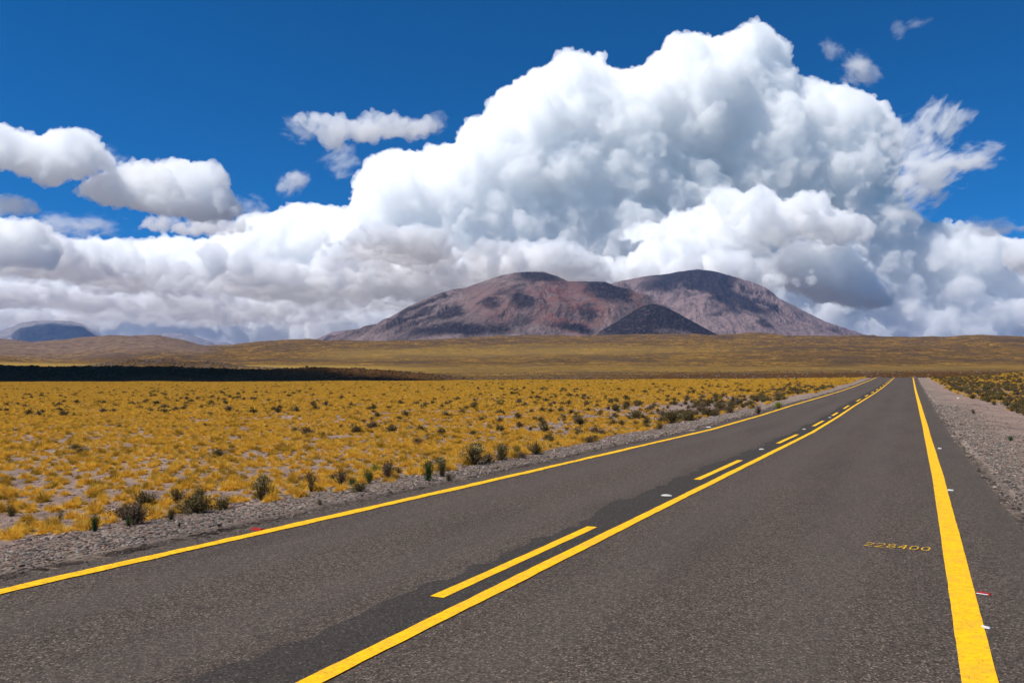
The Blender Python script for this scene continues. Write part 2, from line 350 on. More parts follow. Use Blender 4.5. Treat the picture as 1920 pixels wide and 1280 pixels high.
fv = seal.voro(O, 95, 1); f = seal.t.nodes.new('ShaderNodeSeparateColor'); seal.t.links.new(fv, f.inputs[0])
c = seal.mix(f.outputs[0], (.02, .0175, .015), (.066, .056, .047)); c = seal.mix(seal.math('MULTIPLY', seal.step(f.outputs[1], .94, .98), .6), c, (.17, .15, .14))
seal.color(c); seal.bump(f.outputs[0], .002, .7); seal.b.inputs['Roughness'].default_value = .85; seal.b.inputs['Specular IOR Level'].default_value = .08
pt = M('yellow_road_paint'); O = pt.obj()
c1 = pt.noise(O, 26, 4, .7); c2 = pt.noise(O, 110, 2, .6); c3 = pt.noise(O, 5, 3, .6)
c = pt.mix(pt.step(c1, .3, .7), (.90, .49, .006), (.74, .39, .012))
chip = pt.math('MULTIPLY', pt.step(c2, .58, .64), pt.step(c1, .46, .6))
c = pt.mix(pt.math('MULTIPLY', pt.step(c3, .42, .66), .5), c, (.58, .32, .035))
c = pt.mix(chip, c, (.06, .045, .03)); pt.color(c); pt.bump(c2, .002, .5); pt.b.inputs['Roughness'].default_value = .7; pt.b.inputs['Specular IOR Level'].default_value = .06
ptl = M('worn_yellow_road_paint'); O = ptl.obj()
c1 = ptl.noise(O, 13, 4, .75); c2 = ptl.noise(O, 60, 3, .7)
c = ptl.mix(ptl.step(c1, .3, .7), (.90, .50, .01), (.68, .36, .012)); c = ptl.mix(ptl.math('MULTIPLY', ptl.step(c2, .56, .62), ptl.step(c1, .42, .55)), c, (.07, .05, .035))
ptl.color(c); ptl.bump(c1, .004, .6); ptl.b.inputs['Roughness'].default_value = .7; ptl.b.inputs['Specular IOR Level'].default_value = .06

el = -7.36 + wob(sr, 3, .12) + .08 * fbm(sr / 4, sr * 0, 8, 2); er = 1.33 + wob(sr, 5, .09) + .1 * fbm(sr / 5, sr * 0 + 4, 9, 2)
road = strip_mesh('road', sr, el, er, 0.0, asphalt, cols=9); road.matrix_world = road_parent_matrix; tag(road, kind='structure')
def part(o, label=None):
    o.parent = road
    if label: o['label'] = label
    return o
ww = .095
cl = lines_c(sr)
sc_l = cl - .62 + .17 * fbm(sr / 1.9, sr * 0, 71, 3) + .09 * fbm(sr / .25, sr * 0, 72, 2)
part(strip_mesh('seal_strip', sr[sr < 140], sc_l[sr < 140], (cl + .02)[sr < 140], .004, seal.m))
part(strip_mesh('edge_line', sr, lines_l(sr) - .085 + wob(sr, 11, .024), lines_l(sr) + .085 + wob(sr, 12, .024) + .015 * fbm(sr / 2, sr * 0, 14, 2), .008, ptl.m))
rl = lines_r(sr); part(strip_mesh('edge_line', sr, rl - ww + wob(sr, 15, .004), rl + ww + wob(sr, 16, .004), .008, pt.m))
part(strip_mesh('centre_line', sr, cl - .066 + wob(sr, 17, .010), cl + .066 + wob(sr, 18, .010), .008, pt.m))
def s_of(y, d):           # distance along the road of a row of the photograph on the flat near road
    for s in np.arange(2, 190, .02):
        Y = s * CT - d * ST; z = prof(s)
        yy = 720 + (EYE - z) / Y * F
        if yy <= y: return s
    return 190
dsh = [(1115, 985), (898, 862), (830.5, 814), (798.5, 788.5), (779, 773), (766, 760), (755, 750.5)]
DS = [(s_of(p, -3.38), s_of(q, -3.38)) for p, q in dsh]
print('dashes', DS)
last = DS[-1][0]; per = 12.0
DS = DS[:6] + [(DS[5][0] + per * k, DS[5][0] + per * k + 5) for k in range(1, 11)] + [(-4.6, -.8)]
for s0, s1 in DS:
    s = np.linspace(s0, s1, 60); k = .06 * (s == s)
    dl = lines_c(s) - .375 + wob(s, 21, .007); dr = dl * 0 + lines_c(s) - .255 + wob(s, 22, .007)
    o = strip_mesh('dash_line', s, dl, dr, .008, pt.m)
    part(o)
# painted distance number, digit strokes in a 1 x 2 box
G = {'2': [[(0.05, 1.55), (.3, 1.95), (.75, 1.9), (.95, 1.5), (.6, .9), (0, .05), (1.0, .1)]], '8': [[(.5, 1.05), (.15, 1.3), (.15, 1.75), (.5, 1.98), (.85, 1.75), (.85, 1.3), (.5, 1.05), (.05, .7), (.08, .25), (.5, 0), (.92, .25), (.95, .7), (.5, 1.05)]],
     '4': [[(.72, 0), (.8, 1.95), (0, .65), (1.05, .6)]], '0': [[(.5, 0), (.1, .35), (.05, 1.0), (.15, 1.65), (.5, 1.98), (.88, 1.65), (.95, 1.0), (.88, .35), (.5, 0)]]}
V, Fc = [], []
x0 = -.478; s0 = 9.36
for i, chh in enumerate('228400'):
    for pl in G[chh]:
        p = np.array(pl, float); p = p * [.078, .115]; p[:, 0] += x0 + i * .105 + p[:, 1] * .10; p[:, 1] += s0 - .004 * i
        for q0, q1 in zip(p[:-1], p[1:]):
            t = (q1 - q0); L = np.hypot(*t); t = t / L; nn = np.array([-t[1], t[0]]) * .0075
            q0 = q0 - t * .007; q1 = q1 + t * .007; b0 = len(V); lift_ = .006 + .0004 * (b0 / 4 % 9)
            for q in (q0 - nn, q1 - nn, q1 + nn, q0 + nn): V.append((q[0], q[1], float(prof(q[1])) + lift_))
            Fc.append((b0, b0 + 1, b0 + 2, b0 + 3))
dg = M('faded_number_paint'); O = dg.obj(); q1 = dg.noise(O, 70, 3, .7); dg.color(dg.mix(dg.step(q1, .42, .6), (.8, .46, .02), (.12, .085, .05))); dg.b.inputs['Specular IOR Level'].default_value = .06
part(mesh('painted_number', V, Fc, dg.m))
V = [(.185, 9.33, .007), (.265, 9.32, .007), (.265, 9.335, .007), (.185, 9.34, .007)]
part(mesh('paint_tick', V, [(0, 1, 2, 3)], ptl.m))

def plain(name, col, rough=.6):
    m = M(name); n = m.noise(m.obj(), 40, 3, .6); m.color(m.mix(m.math('MULTIPLY', m.step(n, .4, .7), .35), col, tuple(x * .6 for x in col))); m.b.inputs['Roughness'].default_value = rough; return m.m
def place_w(px_, py_): return ground(px_, py_)
# road studs: low domed discs and their loose reflector pieces
stud_m = plain('white_stud', (.5, .49, .43), .6); red_m = plain('red_reflector', (.3, .02, .02), .5); wht_m = plain('pale_reflector', (.55, .55, .57), .5)
def dome(name, r, h, mat):
    n, k = 20, 5; V = [(0, 0, h)]; Fc = []
    for j in range(1, k + 1):
        a_ = j / k * math.pi / 2
        for i in range(n): V.append((r * math.sin(a_) * math.cos(2 * math.pi * i / n), r * math.sin(a_) * math.sin(2 * math.pi * i / n), h * math.cos(a_)))
    for i in range(n): Fc.append((0, 1 + i, 1 + (i + 1) % n))
    for j in range(k - 1):
        for i in range(n):
            p = 1 + j * n + i; q = 1 + j * n + (i + 1) % n; Fc.append((p, p + n, q + n, q))
    return mesh(name, V, Fc, mat, smooth=True)
def loc_sd(s, d, z=0): 
    return Vector((s * ST + d * CT, s * CT - d * ST, float(prof(s)) + z))
st_l = ['large white domed road stud beside the centre line, nearest of them to the camera', 'second white road stud along the centre line, between two short dashes',
        'third white road stud along the centre line, small and beyond the second dash', 'farthest visible white road stud of the centre line']
st0 = None
for i, (x, y) in enumerate([(1250, 930), (1428, 843), (1508, 805), (1556, 783)]):
    p = ground(x, y); s_ = p.x * ST + p.y * CT; d_ = p.x * CT - p.y * ST
    o = dome('road_stud', .068, .022, stud_m) if st0 is None else st0.copy()
    if st0 is None: st0 = o
    else: COL.objects.link(o)
    o.location = loc_sd(s_, max(d_, -3.5), .008); o.scale = (1.25, .75, 1) if i == 0 else (1, .7, 1.2); o.rotation_euler = (0, 0, RZ)
    tag(o, st_l[i], 'road stud', 'white road studs by the centre line')
def marker(name, x, y, size, mats, label, rz=0, cat='reflector', px_off=None):
    """flat shallow reflector housing: bevelled slab with sloped lens faces"""
    L, Wd, Hh = size
    p = ground(x, y); s_ = p.x * ST + p.y * CT; d_ = p.x * CT - p.y * ST
    l, w_, h = L / 2, Wd / 2, Hh
    V = [(-l, -w_, 0), (l, -w_, 0), (l, w_, 0), (-l, w_, 0), (-l * .85, -w_ * .5, h), (l * .85, -w_ * .5, h), (l * .7, w_ * .5, h * .8), (-l * .8, w_ * .5, h)]
    Fc = [(0, 3, 2, 1), (0, 1, 5, 4), (1, 2, 6, 5), (2, 3, 7, 6), (3, 0, 4, 7), (4, 5, 6, 7)]
    o = mesh(name, V, Fc, mats[0]); o.location = loc_sd(s_, d_ if px_off is None else d_ + px_off, .003); o.rotation_euler = (0, 0, RZ + rz)
    tag(o, label, cat)
    if len(mats) > 1:
        e = mesh('lens', [(-l * 1.08, -w_ * 1.25, .002), (l * .7, -w_ * 1.3, .002), (l * .66, -w_ * 1.02, h * .4), (-l * 1.0, -w_ * 1.02, h * .4)], [(0, 1, 2, 3)], mats[1], parent=o)
    return o
marker('reflector', 1845, 1114, (.10, .045, .016), (red_m, wht_m), 'red reflector piece lying right of the wide yellow edge line', -.25)
marker('reflector', 1839, 1176, (.055, .035, .012), (wht_m,), 'pale reflector fragment touching the wide right edge line', -.3, px_off=.03)
marker('reflector', 1770, 919, (.085, .05, .02), (wht_m,), 'small white reflector beside the right edge line, the nearer of two', px_off=.09)
marker('reflector', 1752, 841, (.085, .06, .025), (wht_m,), 'tiny white reflector farther up the right edge line', px_off=.12)
marker('reflector', 483, 993, (.15, .09, .018), (red_m,), 'dull red reflector piece beyond the left yellow edge line', .1)
marker('reflector', 1329, 801, (.18, .10, .03), (wht_m,), 'white reflector on the far side of the left edge line')

# ------------------------------------------------------------------ vegetation and stones
def blade_mat(name, c1, c2, c3, trans=.35):
    m = M(name); r = m.node('ShaderNodeObjectInfo', 5); at_ = m.attr('tint'); n = m.noise(m.pos(), .35, 3, .6)
    c = m.mix(m.math('MULTIPLY', m.math('ADD', r, at_), .5), c1, c2); c = m.mix(m.math('MULTIPLY', m.step(r, .72, .8), .6), c, tuple(x * .5 for x in c2)); c = m.mix(m.math('MULTIPLY', m.step(n, .5, .7), .6), c, c3)
    m.color(c); m.b.inputs['Roughness'].default_value = .65
    tr = m.t.nodes.new('ShaderNodeBsdfTranslucent'); m.t.links.new(c, tr.inputs[0]); mx = m.t.nodes.new('ShaderNodeMixShader'); mx.inputs[0].default_value = trans
    out = m.t.nodes['Material Output']; m.t.links.new(m.b.outputs[0], mx.inputs[1]); m.t.links.new(tr.outputs[0], mx.inputs[2]); m.t.links.new(mx.outputs[0], out.inputs[0])
    return m.m
straw = blade_mat('golden_straw', (.85, .515, .065), (.55, .32, .045), (.76, .50, .11))
olive = blade_mat('dark_olive_leaves', (.115, .092, .036), (.17, .125, .05), (.10, .095, .035), .2)
brownt = blade_mat('brown_twigs', (.14, .095, .055), (.2, .14, .08), (.1, .07, .05), .1)
green = blade_mat('green_leaves', (.055, .10, .035), (.085, .13, .04), (.05, .085, .035), .25)
lime = blade_mat('yellow_green_leaves', (.2, .22, .03), (.26, .25, .04), (.2, .2, .03), .3)
flowr = blade_mat('pale_seed_heads', (.5, .42, .2), (.42, .33, .14), (.5, .45, .25), .2)

def tuft(name, n, R, Hh, w_, seed, mat, link=False):
    r = np.random.default_rng(seed)
    az = r.random(n) * 2 * np.pi; lean = np.arccos(1 - r.random(n) * .80) * .95; br = R * .28 * np.sqrt(r.random(n))
    L = Hh * (.65 + .45 * r.random(n)) * (1 - .18 * (lean / 1.5))
    # lopsided, wind-combed crown
    az0 = r.random() * 6.28; lx, ly = .12 * math.cos(az0), .12 * math.sin(az0)
    bx = br * np.cos(az + .8); by = br * np.sin(az + .8)
    dx = np.sin(lean) * np.cos(az) + lx; dy = np.sin(lean) * np.sin(az) + ly; dz = np.cos(lean)
    base = np.stack([bx, by, np.full(n, -.02)], 1); dir_ = np.stack([dx, dy, dz], 1)
    mid = base + dir_ * (L * .55)[:, None]; mid[:, 2] += .04 * L
    tip = base + dir_ * L[:, None] * 1.0; tip[:, 2] -= (.05 + .26 * np.sin(lean)) * L; tip[:, 2] = np.maximum(tip[:, 2], .01)
    tip[:, 0] += .05 * r.normal(size=n) * L; tip[:, 1] += .05 * r.normal(size=n) * L
    tw = az + np.pi / 2 + r.normal(size=n) * .8; side = np.stack([np.cos(tw), np.sin(tw), r.normal(size=n) * .2], 1)
    wd = w_ * (.7 + .6 * r.random(n))[:, None]
    V = np.stack([base - side * wd * .5, base + side * wd * .5, mid + side * wd * .42, mid - side * wd * .42, tip + side * wd * .16, tip - side * wd * .16], 1).reshape(-1, 3)
    i = np.arange(n)[:, None] * 6
    Fc = np.concatenate([i + [0, 1, 2, 3], i + [3, 2, 4, 5]], 0)
    t = np.repeat(r.random(n), 6)
    return mesh(name, V, Fc, mat, link=link, attrs={'tint': t})
def leaves(r, C, size, up=0.):
    n = len(C); a1 = r.normal(size=(n, 3)); a1[:, 2] += up; a1 /= np.linalg.norm(a1, axis=1)[:, None]; a2 = np.cross(a1, r.normal(size=(n, 3))); a2 /= np.linalg.norm(a2, axis=1)[:, None]
    s = size * (.6 + .8 * r.random(n))[:, None]
    V = np.stack([C - a1 * s, C + a2 * s * .45, C + a1 * s, C - a2 * s * .45], 1).reshape(-1, 3)
    return V, np.arange(n * 4).reshape(-1, 4)
def bush(name, seed, R, Hh, nst, nlf, leaf, mleaf, mstem, spread=1.1, up=0., heads=0, top=.35, parts=False, link=False):
    """stems that fork from the root and carry leaves along their outer part; returns list of meshes (stem, foliage, seed heads)"""
    r = np.random.default_rng(seed); SV, SF = [], []; LC = []; HC = []
    for k in range(nst):
        az = r.random() * 6.283; ln = abs(r.normal()) * .45 * spread + .05; ln = min(ln, 1.35)
        L = Hh * (.7 + .4 * r.random()) * (1 if ln < .8 else R / Hh * 1.1)
        p = np.array([.03 * R * math.cos(az), .03 * R * math.sin(az), -.02]); d = np.array([math.sin(ln) * math.cos(az), math.sin(ln) * math.sin(az), math.cos(ln)])
        pts = [p]; nseg = 5
        for j in range(nseg):
            d = d + r.normal(size=3) * .12; d[2] += .04; d /= np.linalg.norm(d); p = p + d * L / nseg; pts.append(p)
        pts = np.array(pts)
        sd_ = np.cross(d, [0, 0, 1.]); sd_ /= (np.linalg.norm(sd_) + 1e-6); sd2 = np.cross(sd_, d)
        for v_ in (sd_, sd2):
            b0 = len(SV)
            for j, q in enumerate(pts):
                w_ = .006 * (1 - j / nseg) + .002; SV += [q - v_ * w_, q + v_ * w_]
            for j in range(nseg): SF.append((b0 + 2 * j, b0 + 2 * j + 1, b0 + 2 * j + 3, b0 + 2 * j + 2))
        m_ = nlf // nst
        t = top + (1 - top) * r.random(m_) ** .8; idx = t * nseg; i0 = np.minimum(idx.astype(int), nseg - 1); fr = (idx - i0)[:, None]
        c = pts[i0] * (1 - fr) + pts[i0 + 1] * fr + r.normal(size=(m_, 3)) * (.10 * R)
        LC.append(c); 
        if heads: HC.append(pts[-1] + r.normal(size=(max(1, heads // nst), 3)) * .05 * R)
    LC = np.concatenate(LC); LC[:, 2] = np.maximum(LC[:, 2], .015)
    V, Fq = leaves(r, LC, leaf, up)
    if parts:
        res = [('stem', np.array(SV), np.array(SF), mstem, np.zeros(len(SV))), ('foliage', V, Fq, mleaf, np.repeat(r.random(len(LC)), 4))]
        if heads: h = np.concatenate(HC); hv, hf = leaves(r, h, leaf * .8); res.append(('seed_head', hv, hf, flowr, np.zeros(len(hv))))
        return res
    V2 = np.concatenate([V, np.array(SV)]); Ff = np.concatenate([Fq, np.array(SF) + len(V)]); o = mesh(name, V2, Ff, [mleaf, mstem], link=link, attrs={'tint': np.r_[np.repeat(r.random(len(LC)), 4), np.zeros(len(SV))]})
    o.data.polygons.foreach_set('material_index', [0] * len(Fq) + [1] * len(SF)); return o
def rock_mesh(name, seed, mat, link=False, sub=2, flat=.6):
    import bmesh
    bm_ = bmesh.new(); bmesh.ops.create_icosphere(bm_, subdivisions=sub, radius=1); r = np.random.default_rng(seed)
    cuts = [(Vector(r.normal(size=3)).normalized(), .55 + .35 * r.random()) for _ in range(9)]
    for v in bm_.verts:
        for n_, dd in cuts:
            e = v.co.dot(n_) - dd
            if e > 0: v.co -= n_ * e
        v.co *= 1 + .05 * r.normal(); v.co.z *= flat
    me = bpy.data.meshes.new(name); bm_.to_mesh(me); bm_.free(); me.materials.append(mat); o = bpy.data.objects.new(name, me)
    if link: COL.objects.link(o)
    return o
def stone_mat(name, cols, sc_=1.0):
    m = M(name); r = m.node('ShaderNodeObjectInfo', 5); rp = m.t.nodes.new('ShaderNodeValToRGB'); m.t.links.new(r, rp.inputs[0]); rp.color_ramp.interpolation = 'CONSTANT'
    e = rp.color_ramp.elements
    while len(e) < len(cols): e.new(.5)
    for i, c in enumerate(cols): e[i].position = i / len(cols); e[i].color = (*c, 1)
    n = m.noise(m.obj(), 3 * sc_, 4, .7); m.color(m.mix(m.math('MULTIPLY', m.step(n, .4, .7), .4), rp.outputs[0], (.12, .1, .09))); m.bump(n, .1, .6); return m.m
gravel_m = stone_mat('gravel_stone', [(.17, .145, .12), (.10, .085, .07), (.24, .22, .19), (.12, .112, .1), (.30, .21, .155), (.18, .165, .145), (.34, .3, .25), (.25, .15, .11), (.06, .055, .05)])
dirt_m = stone_mat('field_stone', [(.24, .16, .13), (.18, .13, .11), (.32, .24, .2), (.1, .08, .07), (.42, .35, .3)])
lava_m = stone_mat('lava_rock', [(.075, .038, .012), (.09, .05, .018), (.05, .026, .008), (.12, .075, .03)])
boul_m = stone_mat('boulder_rock', [(.13, .1, .08), (.08, .06, .048), (.17, .13, .1), (.055, .043, .035), (.2, .155, .12)])

def scatter(name, P, rot, scale, idx, tmpl, mat, label=None, tilt=None):
    me = bpy.data.meshes.new(name); me.vertices.add(len(P)); me.vertices.foreach_set('co', np.asarray(P, np.float32).ravel())
    for k, v, ty in (('rz', rot, 'FLOAT'), ('sz', scale, 'FLOAT'), ('ix', idx, 'INT')):
        at_ = me.attributes.new(k, ty, 'POINT'); at_.data.foreach_set('value', np.asarray(v, np.int32 if ty == 'INT' else np.float32))
    me.materials.append(mat)
    o = bpy.data.objects.new(name, me); COL.objects.link(o)
    c_ = bpy.data.collections.new(name + '_kinds')
    for i, t in enumerate(tmpl):
        q = bpy.data.objects.new('%03d' % i + t.name, t.data); c_.objects.link(q)
    g_ = bpy.data.node_groups.new(name, 'GeometryNodeTree'); g_.interface.new_socket('Geometry', in_out='INPUT', socket_type='NodeSocketGeometry'); g_.interface.new_socket('Geometry', in_out='OUTPUT', socket_type='NodeSocketGeometry')
    N = g_.nodes; L = g_.links; i_ = N.new('NodeGroupInput'); u_ = N.new('NodeGroupOutput')
    def A(n, ty='FLOAT'):
        x = N.new('GeometryNodeInputNamedAttribute'); x.data_type = ty; x.inputs['Name'].default_value = n; return x.outputs[0]
    ci = N.new('GeometryNodeCollectionInfo'); ci.inputs[0].default_value = c_; ci.inputs['Separate Children'].default_value = True; ci.inputs['Reset Children'].default_value = True
    ip = N.new('GeometryNodeInstanceOnPoints'); L.new(i_.outputs[0], ip.inputs['Points']); L.new(ci.outputs[0], ip.inputs['Instance']); ip.inputs['Pick Instance'].default_value = True
    L.new(A('ix', 'INT'), ip.inputs['Instance Index'])
    cx_ = N.new('ShaderNodeCombineXYZ'); L.new(A('rz'), cx_.inputs[2]); L.new(cx_.outputs[0], ip.inputs['Rotation'])
    L.new(A('sz'), ip.inputs['Scale']); L.new(ip.outputs[0], u_.inputs[0])
    md = o.modifiers.new('scatter', 'NODES'); md.node_group = g_
    tag(o, label, kind='stuff'); return o

tufts = [tuft('tussock', 460, .20, .25, .0085, 100 + i, straw) for i in range(7)]
tufts_far = [tuft('tussock', 120, .20, .25, .024, 200 + i, straw) for i in range(6)]
shrubs = [bush('shrub', 300 + i, .40, .42, 60, 1100, .021, [olive, brownt, olive][i % 3], brownt, 1.3, heads=0) for i in range(6)]
lowleaf = [bush('shrub', 320 + i, .40, .42, 40, 420, .04, [olive, olive, brownt][i % 3], brownt, 1.3) for i in range(4)]

def verge_edge_l(s): return -8.95 + .45 * np.sin(s / 7.) + .7 * fbm(s / 3.5, s * 0, 61, 3) - .5 * np.exp(-((s - 4) / 5) ** 2)
def verge_edge_r(s): return 4.6 - 1.0 * sm(s, 30, 120) + .5 * fbm(s / 6, s * 0, 62, 3)
def bare(X, Y, s, d):  # stony bare ground close to the road at the left
    return np.exp(-((s - 62) / 24) ** 2) * np.exp(-((d + 12.5) / 5.5) ** 2)
# candidate points over the plain, thinned by patchy density
sp = .29
gx = np.arange(-330, 190, sp); gy = np.arange(4, 350, sp); GX, GY = np.meshgrid(gx, gy)
GX = GX + (rng.random(GX.shape) - .5) * sp * .95; GY = GY + (rng.random(GY.shape) - .5) * sp * .95
GX, GY = GX.ravel(), GY.ravel()
u = GX / GY * F + 960; k = ((u > -170) | ((u > -1500) & (GY < 45))) & (u < 2090); GX, GY, u = GX[k], GY[k], u[k]
s = GX * ST + GY * CT; d = GX * CT - GY * ST
k = (s < 222) & ((d < verge_edge_l(s)) | (d > verge_edge_r(s))); GX, GY, s, d, u = GX[k], GY[k], s[k], d[k], u[k]
clump = fbm(GX / 1.6, GY / 1.6, 91, 2); big = fbm(GX / 22, GY / 22, 95, 3)
dens = .52 + .10 * (1 - sm(GY, 18, 34)) + .44 * clump + .24 * big + .30 * sm(GY, 45, 160) - .7 * bare(GX, GY, s, d) - .22 * sm(d, 3, 5) 
dens = dens * np.where(d < 0, .75 + .25 * sm(verge_edge_l(s) - d, 0, 3.5), .40 + .1 * sm(d - verge_edge_r(s), 0, 5))
k = rng.random(len(GX)) < dens; GX, GY, s, d, u = GX[k], GY[k], s[k], d[k], u[k]
size = .52 + .42 * rng.random(len(GX)) + .30 * (rng.random(len(GX)) < .12)
size = size * (1 + .10 * np.exp(-np.abs(d - verge_edge_l(s)) / 2.2)) * (.84 + .16 * sm(GY, 14, 40))
GZ = height(GX, GY) - .01
dist = np.hypot(GX, GY)
inview = (u > 0) & (u < 1920)
order = np.argsort(np.where(inview, dist / size, 1e9)); near_i = order[:300]; far_mask = np.ones(len(GX), bool); far_mask[near_i] = False
print('tussocks', len(GX), 'nearest 300 out to', dist[near_i].max())
for j in near_i:
    o = bpy.data.objects.new('grass_tussock', tufts[int(rng.integers(7))].data); COL.objects.link(o)
    o.location = (GX[j], GY[j], GZ[j]); o.rotation_euler = (0, 0, rng.random() * 6.28); sz = size[j]; o.scale = (sz * (.9 + .2 * rng.random()), sz, sz * (.85 + .4 * rng.random()))
    tag(o, 'golden bunch grass tussock growing in the front rows of the field behind the gravel verge', 'grass tussock', 'golden tussocks in the front rows of the field')
fi = np.where(far_mask)[0]
nr = dist[fi] < 55
ix = np.where(nr, rng.integers(0, 7, len(fi)), 7 + rng.integers(0, 6, len(fi)))
scatter('grass', np.stack([GX[fi], GY[fi], GZ[fi]], 1), rng.random(len(fi)) * 6.28, size[fi] * np.where(nr, 1, 1.08 + .25 * sm(GY[fi], 80, 200)), ix, tufts + tufts_far, straw)

# dark shrubs in the field: each one an object
SH = []
def add_shrub(X, Y, sc_, grp):
    SH.append((X, Y, sc_, grp))
cnt = 0
while cnt < 150:                                  # along the left verge, denser towards the bare ground
    s_ = 3 + 120 * random.random() ** 1.25; e = float(verge_edge_l(np.array(s_))); d_ = e + .25 - abs(random.gauss(0, 1.0)) * (1 if s_ < 30 else 4.0)
    X, Y = s_ * ST + d_ * CT, s_ * CT - d_ * ST; uu = X / Y * F + 960
    if not (-20 < uu < 1640) or Y < 8: continue
    if (s_ < 34 and random.random() < .3) or (s_ < 14 and uu < 230): continue
    add_shrub(X, Y, .36 + .34 * random.random() + (.95 if s_ > 35 else 0) * random.random(), 0); cnt += 1
cnt = 0
while cnt < 70:                                   # scattered over the plain
    Y = 16 + 170 * random.random() ** 1.4; uu = random.uniform(-10, 1500); X = (uu - 960) / F * Y; s_ = X * ST + Y * CT; d_ = X * CT - Y * ST
    if d_ > -10 or s_ > 190: continue
    add_shrub(X, Y, .42 + .42 * random.random(), 1); cnt += 1
cnt = 0
while cnt < 72:                                   # right of the road
    s_ = 40 + 140 * random.random() ** 1.1; d_ = float(verge_edge_r(np.array(s_))) + abs(random.gauss(0, 8)); X, Y = s_ * ST + d_ * CT, s_ * CT - d_ * ST; uu = X / Y * F + 960
    if uu > 1950: continue
    add_shrub(X, Y, .7 + .7 * random.random(), 2); cnt += 1
LB = [('dark olive shrub along the inner edge of the left gravel verge', 'dark shrubs along the left verge'),
      ('dark olive shrub scattered out on the golden plain away from the road', 'dark shrubs out on the plain'),
      ('dark olive shrub in the scrub to the right of the road', 'dark shrubs right of the road')]
for X, Y, sc_, gi in SH:
    t = (shrubs if Y < 60 else lowleaf); q = t[random.randrange(len(t))]
    o = bpy.data.objects.new('shrub', q.data); COL.objects.link(o); o.location = (X, Y, float(height(np.array(X), np.array(Y))) - .01)
    o.rotation_euler = (0, 0, random.random() * 6.28); o.scale = (sc_ * random.uniform(.9, 1.35), sc_ * random.uniform(.9, 1.3), sc_ * random.uniform(.7, 1.05)); tag(o, LB[gi][0], 'shrub', LB[gi][1])

# plants standing by themselves on the verge, each as in the photograph: (x, y of its foot, height px, width/height, kind, name, label)
PL = [(178, 996, 30, .8, 'green', 'leafy_plant', 'small upright green plant on the gravel, leftmost of the three near the road'),
      (241, 988, 18, 1.0, 'green', 'leafy_plant', 'squat dark green plant alone on the gravel, middle of the three near the road'),
      (321, 976, 20, 1.2, 'olive', 'leafy_plant', 'low grey green plant on the gravel, rightmost of the three near the road'),
      (336, 988, 9, 1.0, 'green', 'leafy_plant', 'tiny bluish green sprout just right of the low grey green plant'),
      (491, 938, 44, 1.05, 'flower', 'flowering_shrub', 'round dark shrub dotted with pale seed heads on the verge'),
      (583, 922, 36, .9, 'twig', 'twiggy_shrub', 'open forked twiggy shrub leaning over the gravel edge'),
      (600, 948, 12, 1.3, 'brown', 'twiggy_shrub', 'tiny brown tuft of dry twigs alone on the gravel'),
      (640, 910, 30, 1.2, 'brown', 'twiggy_shrub', 'brown dry bush left of the small green plants'),
      (662, 912, 14, 1.6, 'green', 'leafy_plant', 'flat green plant at the foot of the brown bush'),
      (691, 906, 24, 1.1, 'green', 'leafy_plant', 'rounded mid green plant between the flat green plant and the large brown shrub'),
      (727, 898, 34, 1.1, 'brown', 'twiggy_shrub', 'large brown shrub left of the tall dark green plant'),
      (704, 890, 20, 1.8, 'lime', 'leafy_plant', 'bright yellow green low plant behind the brown shrub'),
      (803, 902, 38, .75, 'green', 'leafy_plant', 'tall dense dark green plant standing out on the verge'),
      (828, 893, 34, .8, 'flower', 'flowering_shrub', 'slim dark shrub with seed heads just right of the tall green plant'),
      (841, 901, 13, 1.4, 'brown', 'twiggy_shrub', 'small brown tuft right of the tall dark green plant'),
      (890, 871, 36, 1.7, 'flower', 'flowering_shrub', 'broad dark shrub dotted with pale flowers, widest on the verge'),
      (940, 863, 28, 1.1, 'flower', 'flowering_shrub', 'smaller dark flowering shrub right of the broadest one'),
      (1005, 852, 24, 1.6, 'olive', 'flowering_shrub', 'spreading dark shrub at the gravel edge past the flowering ones'),
      (373, 943, 30, 1.1, 'flower', 'flowering_shrub', 'brown shrub with seed heads left of the round dark shrub'),
      (112, 980, 22, 1.1, 'twig', 'twiggy_shrub', 'dry twiggy shrub behind the pink rock at far left'),
      (20, 967, 20, 1.2, 'olive', 'twiggy_shrub', 'dark little bush near the left border of the field'),
      (270, 948, 26, 2.4, 'olive', 'low_shrub', 'long low dark shrub behind the pale flat stone'),
      (330, 940, 24, 1.6, 'olive', 'low_shrub', 'rounded dark shrub between the long low shrub and the seeded brown one'),
      (1825, 775, 8, 1.4, 'olive', 'leafy_plant', 'small green cushion on the right shoulder, upper of two close together'),
      (1832, 778, 0, 1.4, '', '', ''),
      (1895, 826, 9, 1.6, 'green', 'leafy_plant', 'lone dark green cushion low on the right shoulder'),
      (1846, 733, 10, 1.6, 'olive', 'leafy_plant', 'dark bush at the near edge of the right hand scrub'),
      (1422, 776, 16, 1.1, 'brown', 'twiggy_shrub', 'dark brown bush beside the left edge line on the bare ground'),
      (1460, 765, 12, 2.0, 'lime', 'leafy_plant', 'yellow green cushion touching the left asphalt edge')]
